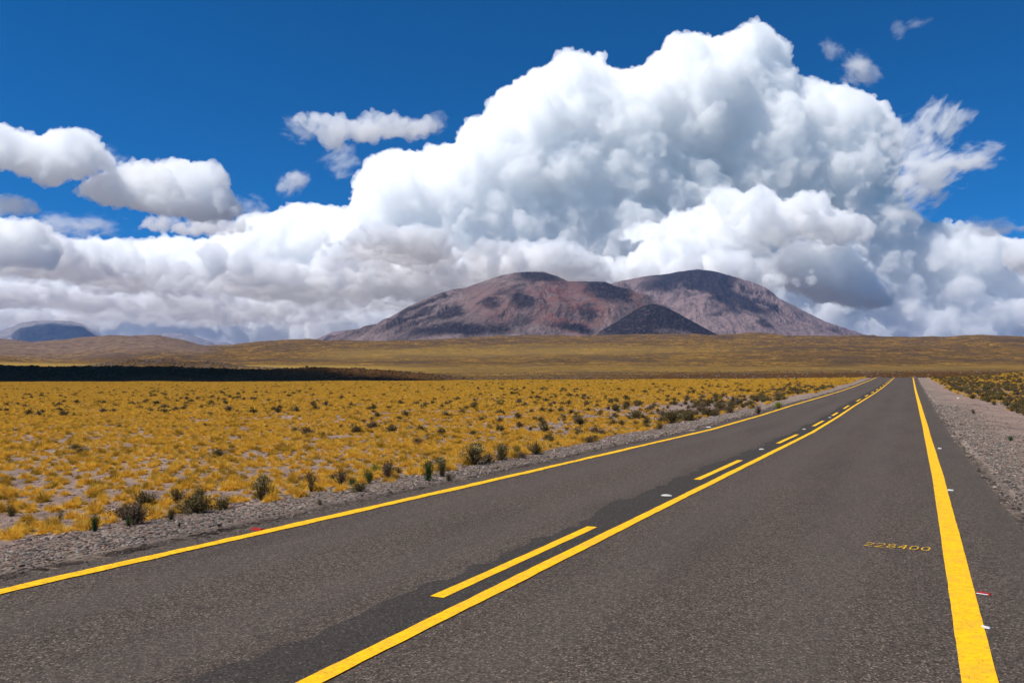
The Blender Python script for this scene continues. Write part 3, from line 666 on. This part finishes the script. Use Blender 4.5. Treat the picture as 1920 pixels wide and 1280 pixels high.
for i, (x, y, hp, asp, kd, nm, lb) in enumerate(PL):
    if not nm: continue
    p = ground(x, y); Hm = hp / F * p.y * 1.08
    R_ = Hm * asp * .55
    K = dict(green=(green, green, 1.0, 1.0, 0, .12, 1100, .05), olive=(olive, brownt, 1.3, .3, 0, .25, 1000, .05), flower=(olive, brownt, 1.15, .2, 330, .2, 1300, .045), twig=(olive, brownt, 1.0, .6, 0, .45, 420, .05), brown=(brownt, brownt, 1.1, .5, 0, .25, 900, .05), lime=(lime, lime, 1.3, .6, 0, .2, 800, .06))[kd]
    e = bpy.data.objects.new(nm, None); COL.objects.link(e); e.location = p; e.empty_display_size = .1; e.rotation_euler = (0, 0, i * 1.3)
    tag(e, lb, 'shrub' if 'shrub' in nm else 'plant')
    for (pn, V_, F_, mt, tn) in bush('x', 500 + i, .42, .42, 70 if kd != 'twig' else 26, K[6], K[7] * .42, K[0], K[1], K[2], K[3], K[4], K[5], parts=True):
        V_ = V_ / .42 * [R_ * 1.0, R_ * 1.0, Hm]
        mesh(pn, V_, F_, mt, parent=e, attrs={'tint': tn})
# stones that stand out
RK = [(217, 957, 22, .35, (.5, .42, .36), 'pale flat stone lying at the foot of the long low shrub'), (98, 983, 13, .6, (.46, .3, .24), 'rounded pink rock at the gravel edge near the left border'),
      (75, 986, 9, .5, (.13, .11, .1), 'dark flat stone just left of the pink rock'), (308, 1004, 7, .6, (.52, .34, .24), 'orange pink pebble near the asphalt edge'),
      (195, 995, 9, .3, (.58, .54, .5), 'thin whitish stone right of the leftmost green plant'), (167, 1021, 7, .45, (.45, .24, .19), 'reddish pebble in the middle of the grey gravel'),
      (67, 1058, 7, .6, (.09, .09, .09), 'dark angular stone by the asphalt edge at lower left'), (146, 1035, 5, .5, (.6, .57, .52), 'small white pebble between the reddish pebble and the asphalt'),
      (428, 972, 6, .5, (.07, .065, .06), 'dark pebble on the gravel ahead of the round dark shrub'), (399, 945, 5, .6, (.4, .34, .3), 'light brown stone right of the seeded brown shrub'),
      (906, 876, 6, .6, (.62, .6, .55), 'bright white stone in front of the broad flowering shrub'), (583, 895, 7, .7, (.48, .34, .3), 'pinkish stone at the foot of the tussocks behind the twiggy shrub'),
      (505, 962, 6, .5, (.36, .37, .33), 'greenish grey stone just below the round dark shrub'), (783, 893, 7, .6, (.42, .3, .25), 'pinkish rock just left of the tall green plant'),
      (1797, 747, 7, .5, (.6, .52, .46), 'pale stone at the near edge of the right hand scrub')]
for i, (x, y, wp, fl, col_, lb) in enumerate(RK):
    p = ground(x, y); rr = wp / F * p.y * .55
    o = rock_mesh('stone', 800 + i, plain('stone_surface', col_, .9), link=True, sub=3, flat=fl); o.location = p; o.scale = (rr, rr * .8, rr); o.rotation_euler = (0, 0, -.4 + .1 * i); tag(o, lb, 'stone')

# loose gravel, thinning into the field, and boulders of the lava ridge
pebs = [rock_mesh('pebble', 900 + i, gravel_m, sub=1, flat=.55) for i in range(5)]; pebd = [rock_mesh('pebble', 920 + i, dirt_m, sub=1, flat=.55) for i in range(5)]
n = 60000; s = 2 + 48 * rng.random(n) ** 1.5; d = -7.42 - np.abs(rng.normal(size=n)) * .95; rgt = rng.random(n) < .22; d = np.where(rgt, 1.42 + np.abs(rng.normal(size=n)) * .9, d); s = np.where(rgt, s + 9, s)
far_ = rng.random(n) < .25; d = np.where(far_ & ~rgt, -8 - 9 * rng.random(n), d)
stray = rng.random(n) < .035; d = np.where(stray, np.where(rgt, 1.42 - .35 * rng.random(n), -7.42 + .5 * rng.random(n) ** 2), d)
X = s * ST + d * CT; Y = s * CT - d * ST; u = X / np.maximum(Y, .5) * F + 960; k = (u > -200) & (u < 2100) & (Y > 4); X, Y, s, d = X[k], Y[k], s[k], d[k]
sz = .008 + .02 * rng.random(len(X)) ** 3 + .012 * (rng.random(len(X)) < .03); sz = np.where(d < -9, sz * 1.4, sz) * (1 + s / 40)
scatter('gravel', np.stack([X, Y, height(X, Y) + .002 + np.where(stray[k] , .03, 0)], 1), rng.random(len(X)) * 6.28, sz, np.where((d < -8.9) | (rng.random(len(X)) < .45), 5, 0) + rng.integers(0, 5, len(X)), pebs + pebd, gravel_m)
n = 7000; uu = -150 + 1000 * rng.random(n) ** .8; Y = 610 + 45 * rng.normal(size=n) * .9; X = (uu - 960) / F * Y
n2_ = 4200; u2 = 320 + 110 * rng.normal(size=n2_); u2 = np.where(rng.random(n2_) < .25, 160 + 560 * rng.random(n2_), u2); Y2 = 820 + 40 * rng.normal(size=n2_); X2 = (u2 - 960) / F * Y2
XA = np.r_[X, X2]; YA = np.r_[Y, Y2]; lv = [rock_mesh('boulder', 940 + i, lava_m, sub=1, flat=.8) for i in range(4)] + [rock_mesh('boulder', 950 + i, boul_m, sub=1, flat=.8) for i in range(4)]
scatter('boulders', np.stack([XA, YA, height(XA, YA)], 1), rng.random(len(XA)) * 6.28, .35 + 1.0 * rng.random(len(XA)) ** 3, np.r_[rng.integers(0, 4, n), 4 + rng.integers(0, 4, n2_)], lv, lava_m)

# low scrub and far off bushes beyond counting, and stones over the foot of the slope
n = 9000; Y = 26 + 225 * rng.random(n) ** .9; uu = rng.uniform(-150, 2080, n); X = (uu - 960) / F * Y; s = X * ST + Y * CT; d = X * CT - Y * ST
cl2 = 1.3 * fbm(X / 14, Y / 14, 131, 3) - .06; k = (s < 208) & ((d < verge_edge_l(s) - 1) | (d > verge_edge_r(s))) & (rng.random(n) < np.where(d > 0, .95, .30 + .5 * cl2 + .45 * np.exp(-((s - 90) / 70) ** 2) * np.exp(-((d + 14) / 10) ** 2)))
X, Y = X[k], Y[k]
n = 2600; s2 = 38 + 165 * rng.random(n) ** .9; d2 = verge_edge_r(s2) + 1 + 34 * rng.random(n) ** 1.2; X = np.r_[X, s2 * ST + d2 * CT]; Y = np.r_[Y, s2 * CT - d2 * ST]; print('scrub', len(X))
scatter('scrub', np.stack([X, Y, height(X, Y) - .02], 1), rng.random(len(X)) * 6.28, .4 + .65 * rng.random(len(X)) ** 1.5, rng.integers(0, 4, len(X)), lowleaf, olive)
n = 9000; Y = 430 + 420 * rng.random(n) ** 1.3; uu = 820 + 1260 * rng.random(n); X = (uu - 960) / F * Y; k = rng.random(n) < .45 + .9 * fbm(X / 60, Y / 60, 141, 3); X, Y = X[k], Y[k]
scatter('slope_stones', np.stack([X, Y, height(X, Y)], 1), rng.random(len(X)) * 6.28, .3 + .9 * rng.random(len(X)) ** 2.5, rng.integers(0, 8, len(X)), lv, boul_m)

# ------------------------------------------------------------------ clouds
def pdist(P, poly):
    A = poly; B = np.roll(poly, -1, 0); d = np.full(len(P), 1e9); ins = np.zeros(len(P), bool)
    for a, b in zip(A, B):
        ab = b - a; t = np.clip(((P - a) @ ab) / (ab @ ab + 1e-9), 0, 1); q = P - (a + t[:, None] * ab); d = np.minimum(d, np.hypot(q[:, 0], q[:, 1]))
        c = ((a[1] > P[:, 1]) != (b[1] > P[:, 1])) & (P[:, 0] < (b[0] - a[0]) * (P[:, 1] - a[1]) / (b[1] - a[1] + 1e-12) + a[0]); ins ^= c
    return d, ins
crng = np.random.default_rng(3)
def puffs(poly, Y, n, rmax, rmin, depth):
    """billows that fill an outline; each gets its own distance, so the cloud is a deep body"""
    poly = np.array(poly, float); lo = poly.min(0); hi = poly.max(0)
    P = lo + crng.random((n, 2)) * (hi - lo); d, i = pdist(P, poly); k = i & (d > rmin); P = P[k]; d = d[k]
    r = np.minimum(d, rmax * (.35 + .65 * crng.random(len(d))))
    th = depth * np.sqrt(np.clip(1 - (1 - np.minimum(d, rmax * 1.6) / (rmax * 1.6)) ** 2, 0, 1))
    W = []
    for (x, y), rr, dz in zip(P, r, (crng.random(len(d)) * 2 - 1) * th):
        q = at(x, y, Y + dz); W.append((q.x, q.y, q.z, rr * (Y + dz) / F))
    return np.array(W)
def sprout(W, n, k):
    i = crng.choice(len(W), n, p=W[:, 3] / W[:, 3].sum()); v = crng.normal(size=(n, 3)); v /= np.linalg.norm(v, axis=1)[:, None]; v[:, 2] = np.abs(v[:, 2]) * .8 + v[:, 2] * .2; v[:, 1] = -abs(v[:, 1])
    r = W[i, 3] * k * (.6 + .8 * crng.random(n)); return np.c_[W[i, :3] + v * (W[i, 3] - r * .35)[:, None], r]
def cloud_mat(dens):
    m = bpy.data.materials.new('cloud_droplets'); m.use_nodes = True; t = m.node_tree; t.nodes.clear()
    o = t.nodes.new('ShaderNodeOutputMaterial'); v = t.nodes.new('ShaderNodeVolumeScatter'); v.inputs['Color'].default_value = (1, .991, .972, 1); v.inputs['Density'].default_value = dens
    t.links.new(v.outputs[0], o.inputs['Volume']); return m
def cloud(W, voxel, dens, noise, name='cloud', stretch=(1, 1, 1), lob=None, mat=None, fine=None):
    me = bpy.data.meshes.new(name); me.vertices.add(len(W)); me.vertices.foreach_set('co', W[:, :3].astype(np.float32).ravel())
    q = me.attributes.new('rad', 'FLOAT', 'POINT'); q.data.foreach_set('value', W[:, 3].astype(np.float32))
    o = bpy.data.objects.new(name, me); COL.objects.link(o)
    g_ = bpy.data.node_groups.new('cloud_shape', 'GeometryNodeTree'); g_.interface.new_socket('Geometry', in_out='INPUT', socket_type='NodeSocketGeometry'); g_.interface.new_socket('Geometry', in_out='OUTPUT', socket_type='NodeSocketGeometry')
    N = g_.nodes; L = g_.links; i_ = N.new('NodeGroupInput'); u_ = N.new('NodeGroupOutput')
    at_ = N.new('GeometryNodeInputNamedAttribute'); at_.data_type = 'FLOAT'; at_.inputs['Name'].default_value = 'rad'
    mp = N.new('GeometryNodeMeshToPoints'); L.new(i_.outputs[0], mp.inputs[0]); L.new(at_.outputs[0], mp.inputs['Radius'])
    pv = N.new('GeometryNodePointsToVolume'); pv.resolution_mode = 'VOXEL_SIZE'; pv.inputs['Voxel Size'].default_value = voxel; L.new(mp.outputs[0], pv.inputs[0]); L.new(at_.outputs[0], pv.inputs['Radius'])
    vm_ = N.new('GeometryNodeVolumeToMesh'); vm_.resolution_mode = 'GRID'; vm_.inputs['Threshold'].default_value = .3; L.new(pv.outputs[0], vm_.inputs[0])
    geo = vm_.outputs[0]
    for s_, amp, det in noise:
        sp_ = N.new('GeometryNodeSetPosition'); nz = N.new('ShaderNodeTexNoise'); nz.inputs['Scale'].default_value = 1; nz.inputs['Detail'].default_value = det; nz.inputs['Roughness'].default_value = .6
        ps = N.new('GeometryNodeInputPosition'); sv = N.new('ShaderNodeVectorMath'); sv.operation = 'MULTIPLY'; sv.inputs[1].default_value = (1 / s_ / stretch[0], 1 / s_ / stretch[1], 1 / s_ / stretch[2]); L.new(ps.outputs[0], sv.inputs[0]); L.new(sv.outputs[0], nz.inputs['Vector'])
        sub = N.new('ShaderNodeMath'); sub.operation = 'SUBTRACT'; L.new(nz.outputs[0], sub.inputs[0]); sub.inputs[1].default_value = .5
        mul = N.new('ShaderNodeMath'); mul.operation = 'MULTIPLY'; L.new(sub.outputs[0], mul.inputs[0]); mul.inputs[1].default_value = amp * 4
        nm = N.new('GeometryNodeInputNormal'); vs = N.new('ShaderNodeVectorMath'); vs.operation = 'SCALE'; L.new(nm.outputs[0], vs.inputs[0]); L.new(mul.outputs[0], vs.inputs['Scale'])
        L.new(geo, sp_.inputs[0]); L.new(vs.outputs[0], sp_.inputs['Offset']); geo = sp_.outputs[0]
    for s_, amp in (lob or []):             # cauliflower lobes
        sp_ = N.new('GeometryNodeSetPosition'); vo = N.new('ShaderNodeTexVoronoi'); vo.inputs['Scale'].default_value = 1 / s_; ps = N.new('GeometryNodeInputPosition'); L.new(ps.outputs[0], vo.inputs['Vector'])
        mul = N.new('ShaderNodeMath'); mul.operation = 'MULTIPLY_ADD'; L.new(vo.outputs[0], mul.inputs[0]); mul.inputs[1].default_value = -amp; mul.inputs[2].default_value = amp * .5
        nm = N.new('GeometryNodeInputNormal'); vs = N.new('ShaderNodeVectorMath'); vs.operation = 'SCALE'; L.new(nm.outputs[0], vs.inputs[0]); L.new(mul.outputs[0], vs.inputs['Scale'])
        L.new(geo, sp_.inputs[0]); L.new(vs.outputs[0], sp_.inputs['Offset']); geo = sp_.outputs[0]
    # rebuild the skin as one clean closed surface, then roughen it finely
    mv = N.new('GeometryNodeMeshToVolume'); mv.resolution_mode = 'VOXEL_SIZE'; mv.inputs['Voxel Size'].default_value = voxel; mv.inputs['Interior Band Width'].default_value = voxel * 2; L.new(geo, mv.inputs[0])
    v2 = N.new('GeometryNodeVolumeToMesh'); v2.resolution_mode = 'GRID'; v2.inputs['Threshold'].default_value = .25; L.new(mv.outputs[0], v2.inputs[0]); geo = v2.outputs[0]
    if fine:
        sp_ = N.new('GeometryNodeSetPosition'); nz = N.new('ShaderNodeTexNoise'); nz.inputs['Scale'].default_value = 1 / fine[0]; nz.inputs['Detail'].default_value = 3; ps = N.new('GeometryNodeInputPosition'); L.new(ps.outputs[0], nz.inputs['Vector'])
        mul = N.new('ShaderNodeMath'); mul.operation = 'MULTIPLY_ADD'; L.new(nz.outputs[0], mul.inputs[0]); mul.inputs[1].default_value = fine[1] * 4; mul.inputs[2].default_value = -fine[1] * 2
        nm = N.new('GeometryNodeInputNormal'); vs = N.new('ShaderNodeVectorMath'); vs.operation = 'SCALE'; L.new(nm.outputs[0], vs.inputs[0]); L.new(mul.outputs[0], vs.inputs['Scale'])
        L.new(geo, sp_.inputs[0]); L.new(vs.outputs[0], sp_.inputs['Offset']); geo = sp_.outputs[0]
    sm_ = N.new('GeometryNodeSetMaterial'); m = mat or cloud_mat(dens); sm_.inputs['Material'].default_value = m; L.new(geo, sm_.inputs[0]); L.new(sm_.outputs[0], u_.inputs[0])
    me.materials.append(m); md = o.modifiers.new('shape', 'NODES'); md.node_group = g_
    return tag(o, kind='structure')
def cl_(poly, Y, n, rmax, rmin, depth, dens=70., k=.35, wisp=0.0, ns=None, vx_=2.6):
    W = puffs(poly, Y, n, rmax, rmin, depth); W = np.r_[W, sprout(W, int(len(W) * .6), k)]
    q = Y / F
    cloud(W, q * vx_, dens / Y, ns or [(q * 34, q * 9, 2), (q * 12, q * (3.4 + wisp * .8), 3)], lob=[(q * 26, q * 13), (q * 11, q * 7.5)], fine=(q * 7, q * 2.2))
MAIN = [(860,262),(868,240),(880,222),(900,222),(912,212),(915,190),(930,172),(958,160),(980,146),(1005,130),(1040,116),(1042,98),(1062,90),(1078,98),(1090,106),(1115,99),(1126,92),(1133,98),(1136,125),(1165,140),(1190,130),(1210,125),(1222,108),(1240,98),(1250,68),(1290,63),(1350,72),(1368,70),(1380,58),(1395,44),(1410,38),(1440,45),(1452,68),(1470,90),(1480,105),(1478,122),(1500,148),(1540,158),(1600,168),(1650,195),(1680,230),(1690,260),(1680,330),(1690,380),(1720,412),(1800,425),(1850,432),(1900,452),(2000,480),(2060,720),(600,720),(560,560),(600,470),(655,400),(665,350),(692,300),(720,282),(800,284)]
cl_(MAIN, 46000, 11000, 66, 5, 4200, 88, vx_=1.8)
LEFT = [(-140,430),(30,425),(90,420),(120,450),(190,445),(260,452),(320,440),(380,450),(440,420),(480,402),(520,395),(555,380),(600,388),(640,380),(700,420),(800,500),(900,720),(-140,720)]
cl_(LEFT, 52000, 5200, 44, 5, 3800, 100)
# deck of fair-weather cumulus with level bases, marching off to the horizon
def cumulus(px_, Y, wpx, hpx, base, dens, seed):
    q = Y / F; n = int(60 + wpx * 1.2); r = np.random.default_rng(seed); W = []
    cx0 = (px_ - 960) / F * Y
    for _ in range(n):
        t = r.normal() * .42; t = max(-1, min(1, t)); hh = (1 - t * t) * (.55 + .45 * r.random()); rr = hpx * q * (.16 + .24 * r.random()) * (1.15 - abs(t) * .6)
        W.append((cx0 + t * wpx * q * .5, Y + r.normal() * wpx * q * .22, base + rr * .62 + r.random() ** 1.6 * hh * max(hpx * q - rr * 1.6, 0), rr))
    return np.array(W)
BASE = 2900
decks = [(60, 21000, 330, 70), (250, 26000, 380, 60), (500, 24000, 360, 62), (700, 27000, 420, 60), (120, 31000, 330, 48), (400, 33000, 430, 50), (620, 32000, 360, 46), (860, 25500, 420, 66), (1010, 22500, 330, 70), (820, 35000, 430, 42),
         (-60, 27000, 300, 60), (250, 38000, 420, 40), (560, 40000, 480, 38), (40, 37000, 360, 40), (1050, 30000, 420, 60), (1180, 26500, 300, 60), (1330, 24000, 300, 66), (760, 20500, 300, 56)]
for i, (x, Y, wp, hp) in enumerate(decks):
    q = Y / F; W = cumulus(x, Y, wp, hp, BASE + 250 * math.sin(i * 2.3), 1, 40 + i)
    cloud(W, q * 3., 80. / Y, [(q * 36, q * 10, 2), (q * 12, q * 3.2, 3)], lob=[(q * 22, q * 9), (q * 10, q * 5)], fine=(q * 7, q * 2.0))
# named shapes of the photograph
cl_([(1440,482),(1470,462),(1500,452),(1540,445),(1580,452),(1615,478),(1645,500),(1655,530),(1682,548),(1668,572),(1625,578),(1570,572),(1520,560),(1470,540),(1430,518)], 28300, 900, 40, 5, 1500, 110)
cl_([(1150,450),(1170,430),(1205,412),(1236,416),(1262,392),(1290,396),(1318,384),(1340,352),(1368,346),(1392,362),(1420,344),(1446,352),(1462,374),(1490,366),(1522,350),(1548,362),(1562,388),(1592,396),(1622,402),(1648,430),(1640,460),(1590,452),(1560,466),(1510,450),(1470,466),(1420,450),(1370,464),(1310,446),(1250,458)], 26500, 2400, 19, 3.5, 2300, 85)
cl_([(1170,492),(1200,455),(1240,440),(1290,430),(1340,442),(1390,440),(1430,458),(1450,480),(1440,505),(1400,516),(1330,520),(1240,520),(1180,516)], 26400, 1100, 26, 5, 1300, 85)
cl_([(545,216),(570,208),(610,214),(640,210),(660,222),(680,216),(685,202),(705,206),(722,216),(740,206),(765,222),(790,212),(815,216),(830,232),(818,248),(780,262),(740,260),(700,268),(650,262),(640,282),(612,280),(600,258),(565,240)], 14500, 500, 20, 4, 350, 50, wisp=2)
cl_([(512,346),(530,326),(552,320),(568,328),(586,332),(576,350),(556,356),(546,370),(524,362)], 14500, 160, 11, 3, 160, 42, wisp=2)
cl_([(-90,226),(10,232),(48,246),(80,252),(110,240),(140,238),(170,240),(188,262),(200,282),(222,300),(215,316),(170,330),(132,338),(100,356),(62,340),(20,318),(-90,330)], 13000, 1600, 20, 3.5, 700, 85, wisp=1)
cl_([(128,362),(140,350),(168,338),(180,326),(220,310),(250,304),(300,300),(345,302),(370,298),(410,304),(428,330),(432,352),(446,378),(456,398),(430,412),(380,416),(330,408),(270,398),(210,386),(160,376)], 13500, 1900, 20, 3.5, 700, 80, wisp=1)
cl_([(250,412),(300,404),(360,412),(420,408),(470,418),(486,430),(440,442),(380,446),(310,440),(268,428)], 15500, 900, 11, 3, 700, 60, wisp=1)
cl_([(-90,368),(20,366),(50,372),(90,386),(70,402),(20,410),(-90,412)], 13500, 240, 18, 4, 400, 42, wisp=2)
cl_([(-90,412),(40,406),(80,420),(108,444),(118,480),(100,505),(40,500),(-90,510)], 15500, 500, 34, 4, 700, 80)
# thin wind-torn wisps
def scrap(x, y, rx, ry, rot, Y, dens, depth=.8, thr=.5):
    """a torn scrap of cloud: an ellipsoid of air whose droplets thin out to nothing well inside its skin"""
    import bmesh
    q = Y / F; bm_ = bmesh.new(); bmesh.ops.create_icosphere(bm_, subdivisions=3, radius=1); me = bpy.data.meshes.new('cloud'); bm_.to_mesh(me); bm_.free()
    o = bpy.data.objects.new('cloud', me); COL.objects.link(o); o.location = at(x, y, Y); o.scale = (rx * q, (rx + ry) * .5 * q * depth, ry * q); o.rotation_euler = (0, -rot, 0)
    m = bpy.data.materials.new('cloud_scrap'); m.use_nodes = True; t = m.node_tree; t.nodes.clear(); L = t.links
    u_ = t.nodes.new('ShaderNodeOutputMaterial'); v = t.nodes.new('ShaderNodeVolumeScatter'); v.inputs['Color'].default_value = (1, .991, .972, 1)
    tc = t.nodes.new('ShaderNodeTexCoord'); ln = t.nodes.new('ShaderNodeVectorMath'); ln.operation = 'LENGTH'; L.new(tc.outputs['Object'], ln.inputs[0])
    ge = t.nodes.new('ShaderNodeNewGeometry'); mp = t.nodes.new('ShaderNodeMapping'); mp.vector_type = 'TEXTURE'; mp.inputs['Rotation'].default_value = (0, -rot, 0); mp.inputs['Scale'].default_value = (q * 38, q * 32, q * 20); L.new(ge.outputs[0], mp.inputs[0])
    n = t.nodes.new('ShaderNodeTexNoise'); n.inputs['Scale'].default_value = 1; n.inputs['Detail'].default_value = 9; n.inputs['Roughness'].default_value = .66; n.inputs['Distortion'].default_value = .35; L.new(mp.outputs[0], n.inputs[0])
    f1 = t.nodes.new('ShaderNodeMath'); f1.operation = 'POWER'; L.new(ln.outputs['Value'], f1.inputs[0]); f1.inputs[1].default_value = 2
    f2 = t.nodes.new('ShaderNodeMath'); f2.operation = 'MULTIPLY_ADD'; L.new(f1.outputs[0], f2.inputs[0]); f2.inputs[1].default_value = -.34; L.new(n.outputs[0], f2.inputs[2])
    r_ = t.nodes.new('ShaderNodeMapRange'); r_.inputs[1].default_value = thr - .07; r_.inputs[2].default_value = thr + .19; r_.inputs[3].default_value = 0; r_.inputs[4].default_value = dens / Y
    L.new(f2.outputs[0], r_.inputs[0]); L.new(r_.outputs[0], v.inputs['Density']); L.new(v.outputs[0], u_.inputs['Volume'])
    m.cycles.volume_step_rate = .3; me.materials.append(m); tag(o, kind='structure')
for a_ in [(1735, 325, 95, 82, .5, 20000, 110, .8, .42), (1762, 232, 70, 62, 1.0, 20300, 110, .8, .44), (1826, 296, 82, 40, .25, 19800, 100, .8, .44), (1690, 260, 60, 70, .6, 20600, 90, .8, .44), (1812, 222, 40, 22, .7, 20000, 70, .8, .45),
           (1612, 132, 58, 46, -.5, 15000, 90, .8, .44), (1556, 92, 42, 26, -.5, 15100, 60, .8, .45), (1686, 56, 20, 34, .4, 15000, 30, .8, .46), (1724, 42, 46, 17, .15, 15000, 28, .8, .46),
           (466, 388, 60, 36, -.3, 16000, 50, .8, .45), (130, 425, 150, 36, 0, 17000, 50, .8, .45), (640, 300, 62, 46, .3, 19000, 50, .8, .45), (560, 245, 60, 34, -.3, 14600, 50, .8, .45), (820, 232, 34, 36, .2, 14600, 60, .8, .44),
           (548, 346, 50, 36, .5, 14600, 60, .8, .44), (200, 300, 50, 46, .2, 13200, 55, .8, .45), (1690, 400, 90, 40, 0, 21000, 60, .8, .45), (1840, 430, 110, 30, 0, 21000, 80, .8, .44)]:
    scrap(*a_)
cl_([(1874,462),(1900,450),(2000,450),(2000,520),(1900,510),(1882,490)], 19000, 160, 24, 4, 700, 90)
cl_([(1872,600),(1890,575),(1930,555),(2000,550),(2000,640),(1900,618)], 42000, 200, 24, 4, 1200, 90)
# unseen cloud added beside and above the viewpoint, shaped to shade the lava ridge
k_ = Vector((SD.x, SD.y)) / SD.z * 2150
band = [(-1100, 430), (-420, 440), (-200, 445), (-60, 465), (30, 500), (-60, 560), (-130, 600), (-190, 640), (-330, 655), (-600, 650), (-1100, 650)]
band = np.array(band, float); P_ = band.min(0) + crng.random((2600, 2)) * (band.max(0) - band.min(0)); dd, ii = pdist(P_, band); kk = ii & (dd > 8); P_ = P_[kk]; dd = np.minimum(dd[kk], 55 * (.4 + .6 * crng.random(kk.sum())))
W = np.c_[P_[:, 0] + k_.x, P_[:, 1] + k_.y, 2150 + crng.normal(size=len(P_)) * 15, dd]
cloud(W, 12, .03, [(60, 8, 2)])
# ------------------------------------------------------------------ air
hb = [(-24000, -120, -150), (24000, -120, -150), (24000, 22500, -150), (-24000, 22500, -150), (-24000, -120, 1430), (24000, -120, 1430), (24000, 22500, 1430), (-24000, 22500, 1430)]
hz = mesh('haze', hb, [(3, 2, 1, 0), (4, 5, 6, 7), (0, 1, 5, 4), (1, 2, 6, 5), (2, 3, 7, 6), (3, 0, 4, 7)], bpy.data.materials.new('haze_air')); hm = hz.data.materials[0]; hm.use_nodes = True; hm.node_tree.nodes.clear()
ho = hm.node_tree.nodes.new('ShaderNodeOutputMaterial'); hv = hm.node_tree.nodes.new('ShaderNodeVolumePrincipled'); hv.inputs['Color'].default_value = (.27, .46, .88, 1); hv.inputs['Density'].default_value = 2.0e-5; hv.inputs['Anisotropy'].default_value = 0
hm.node_tree.links.new(hv.outputs[0], ho.inputs['Volume']); tag(hz, kind='stuff')
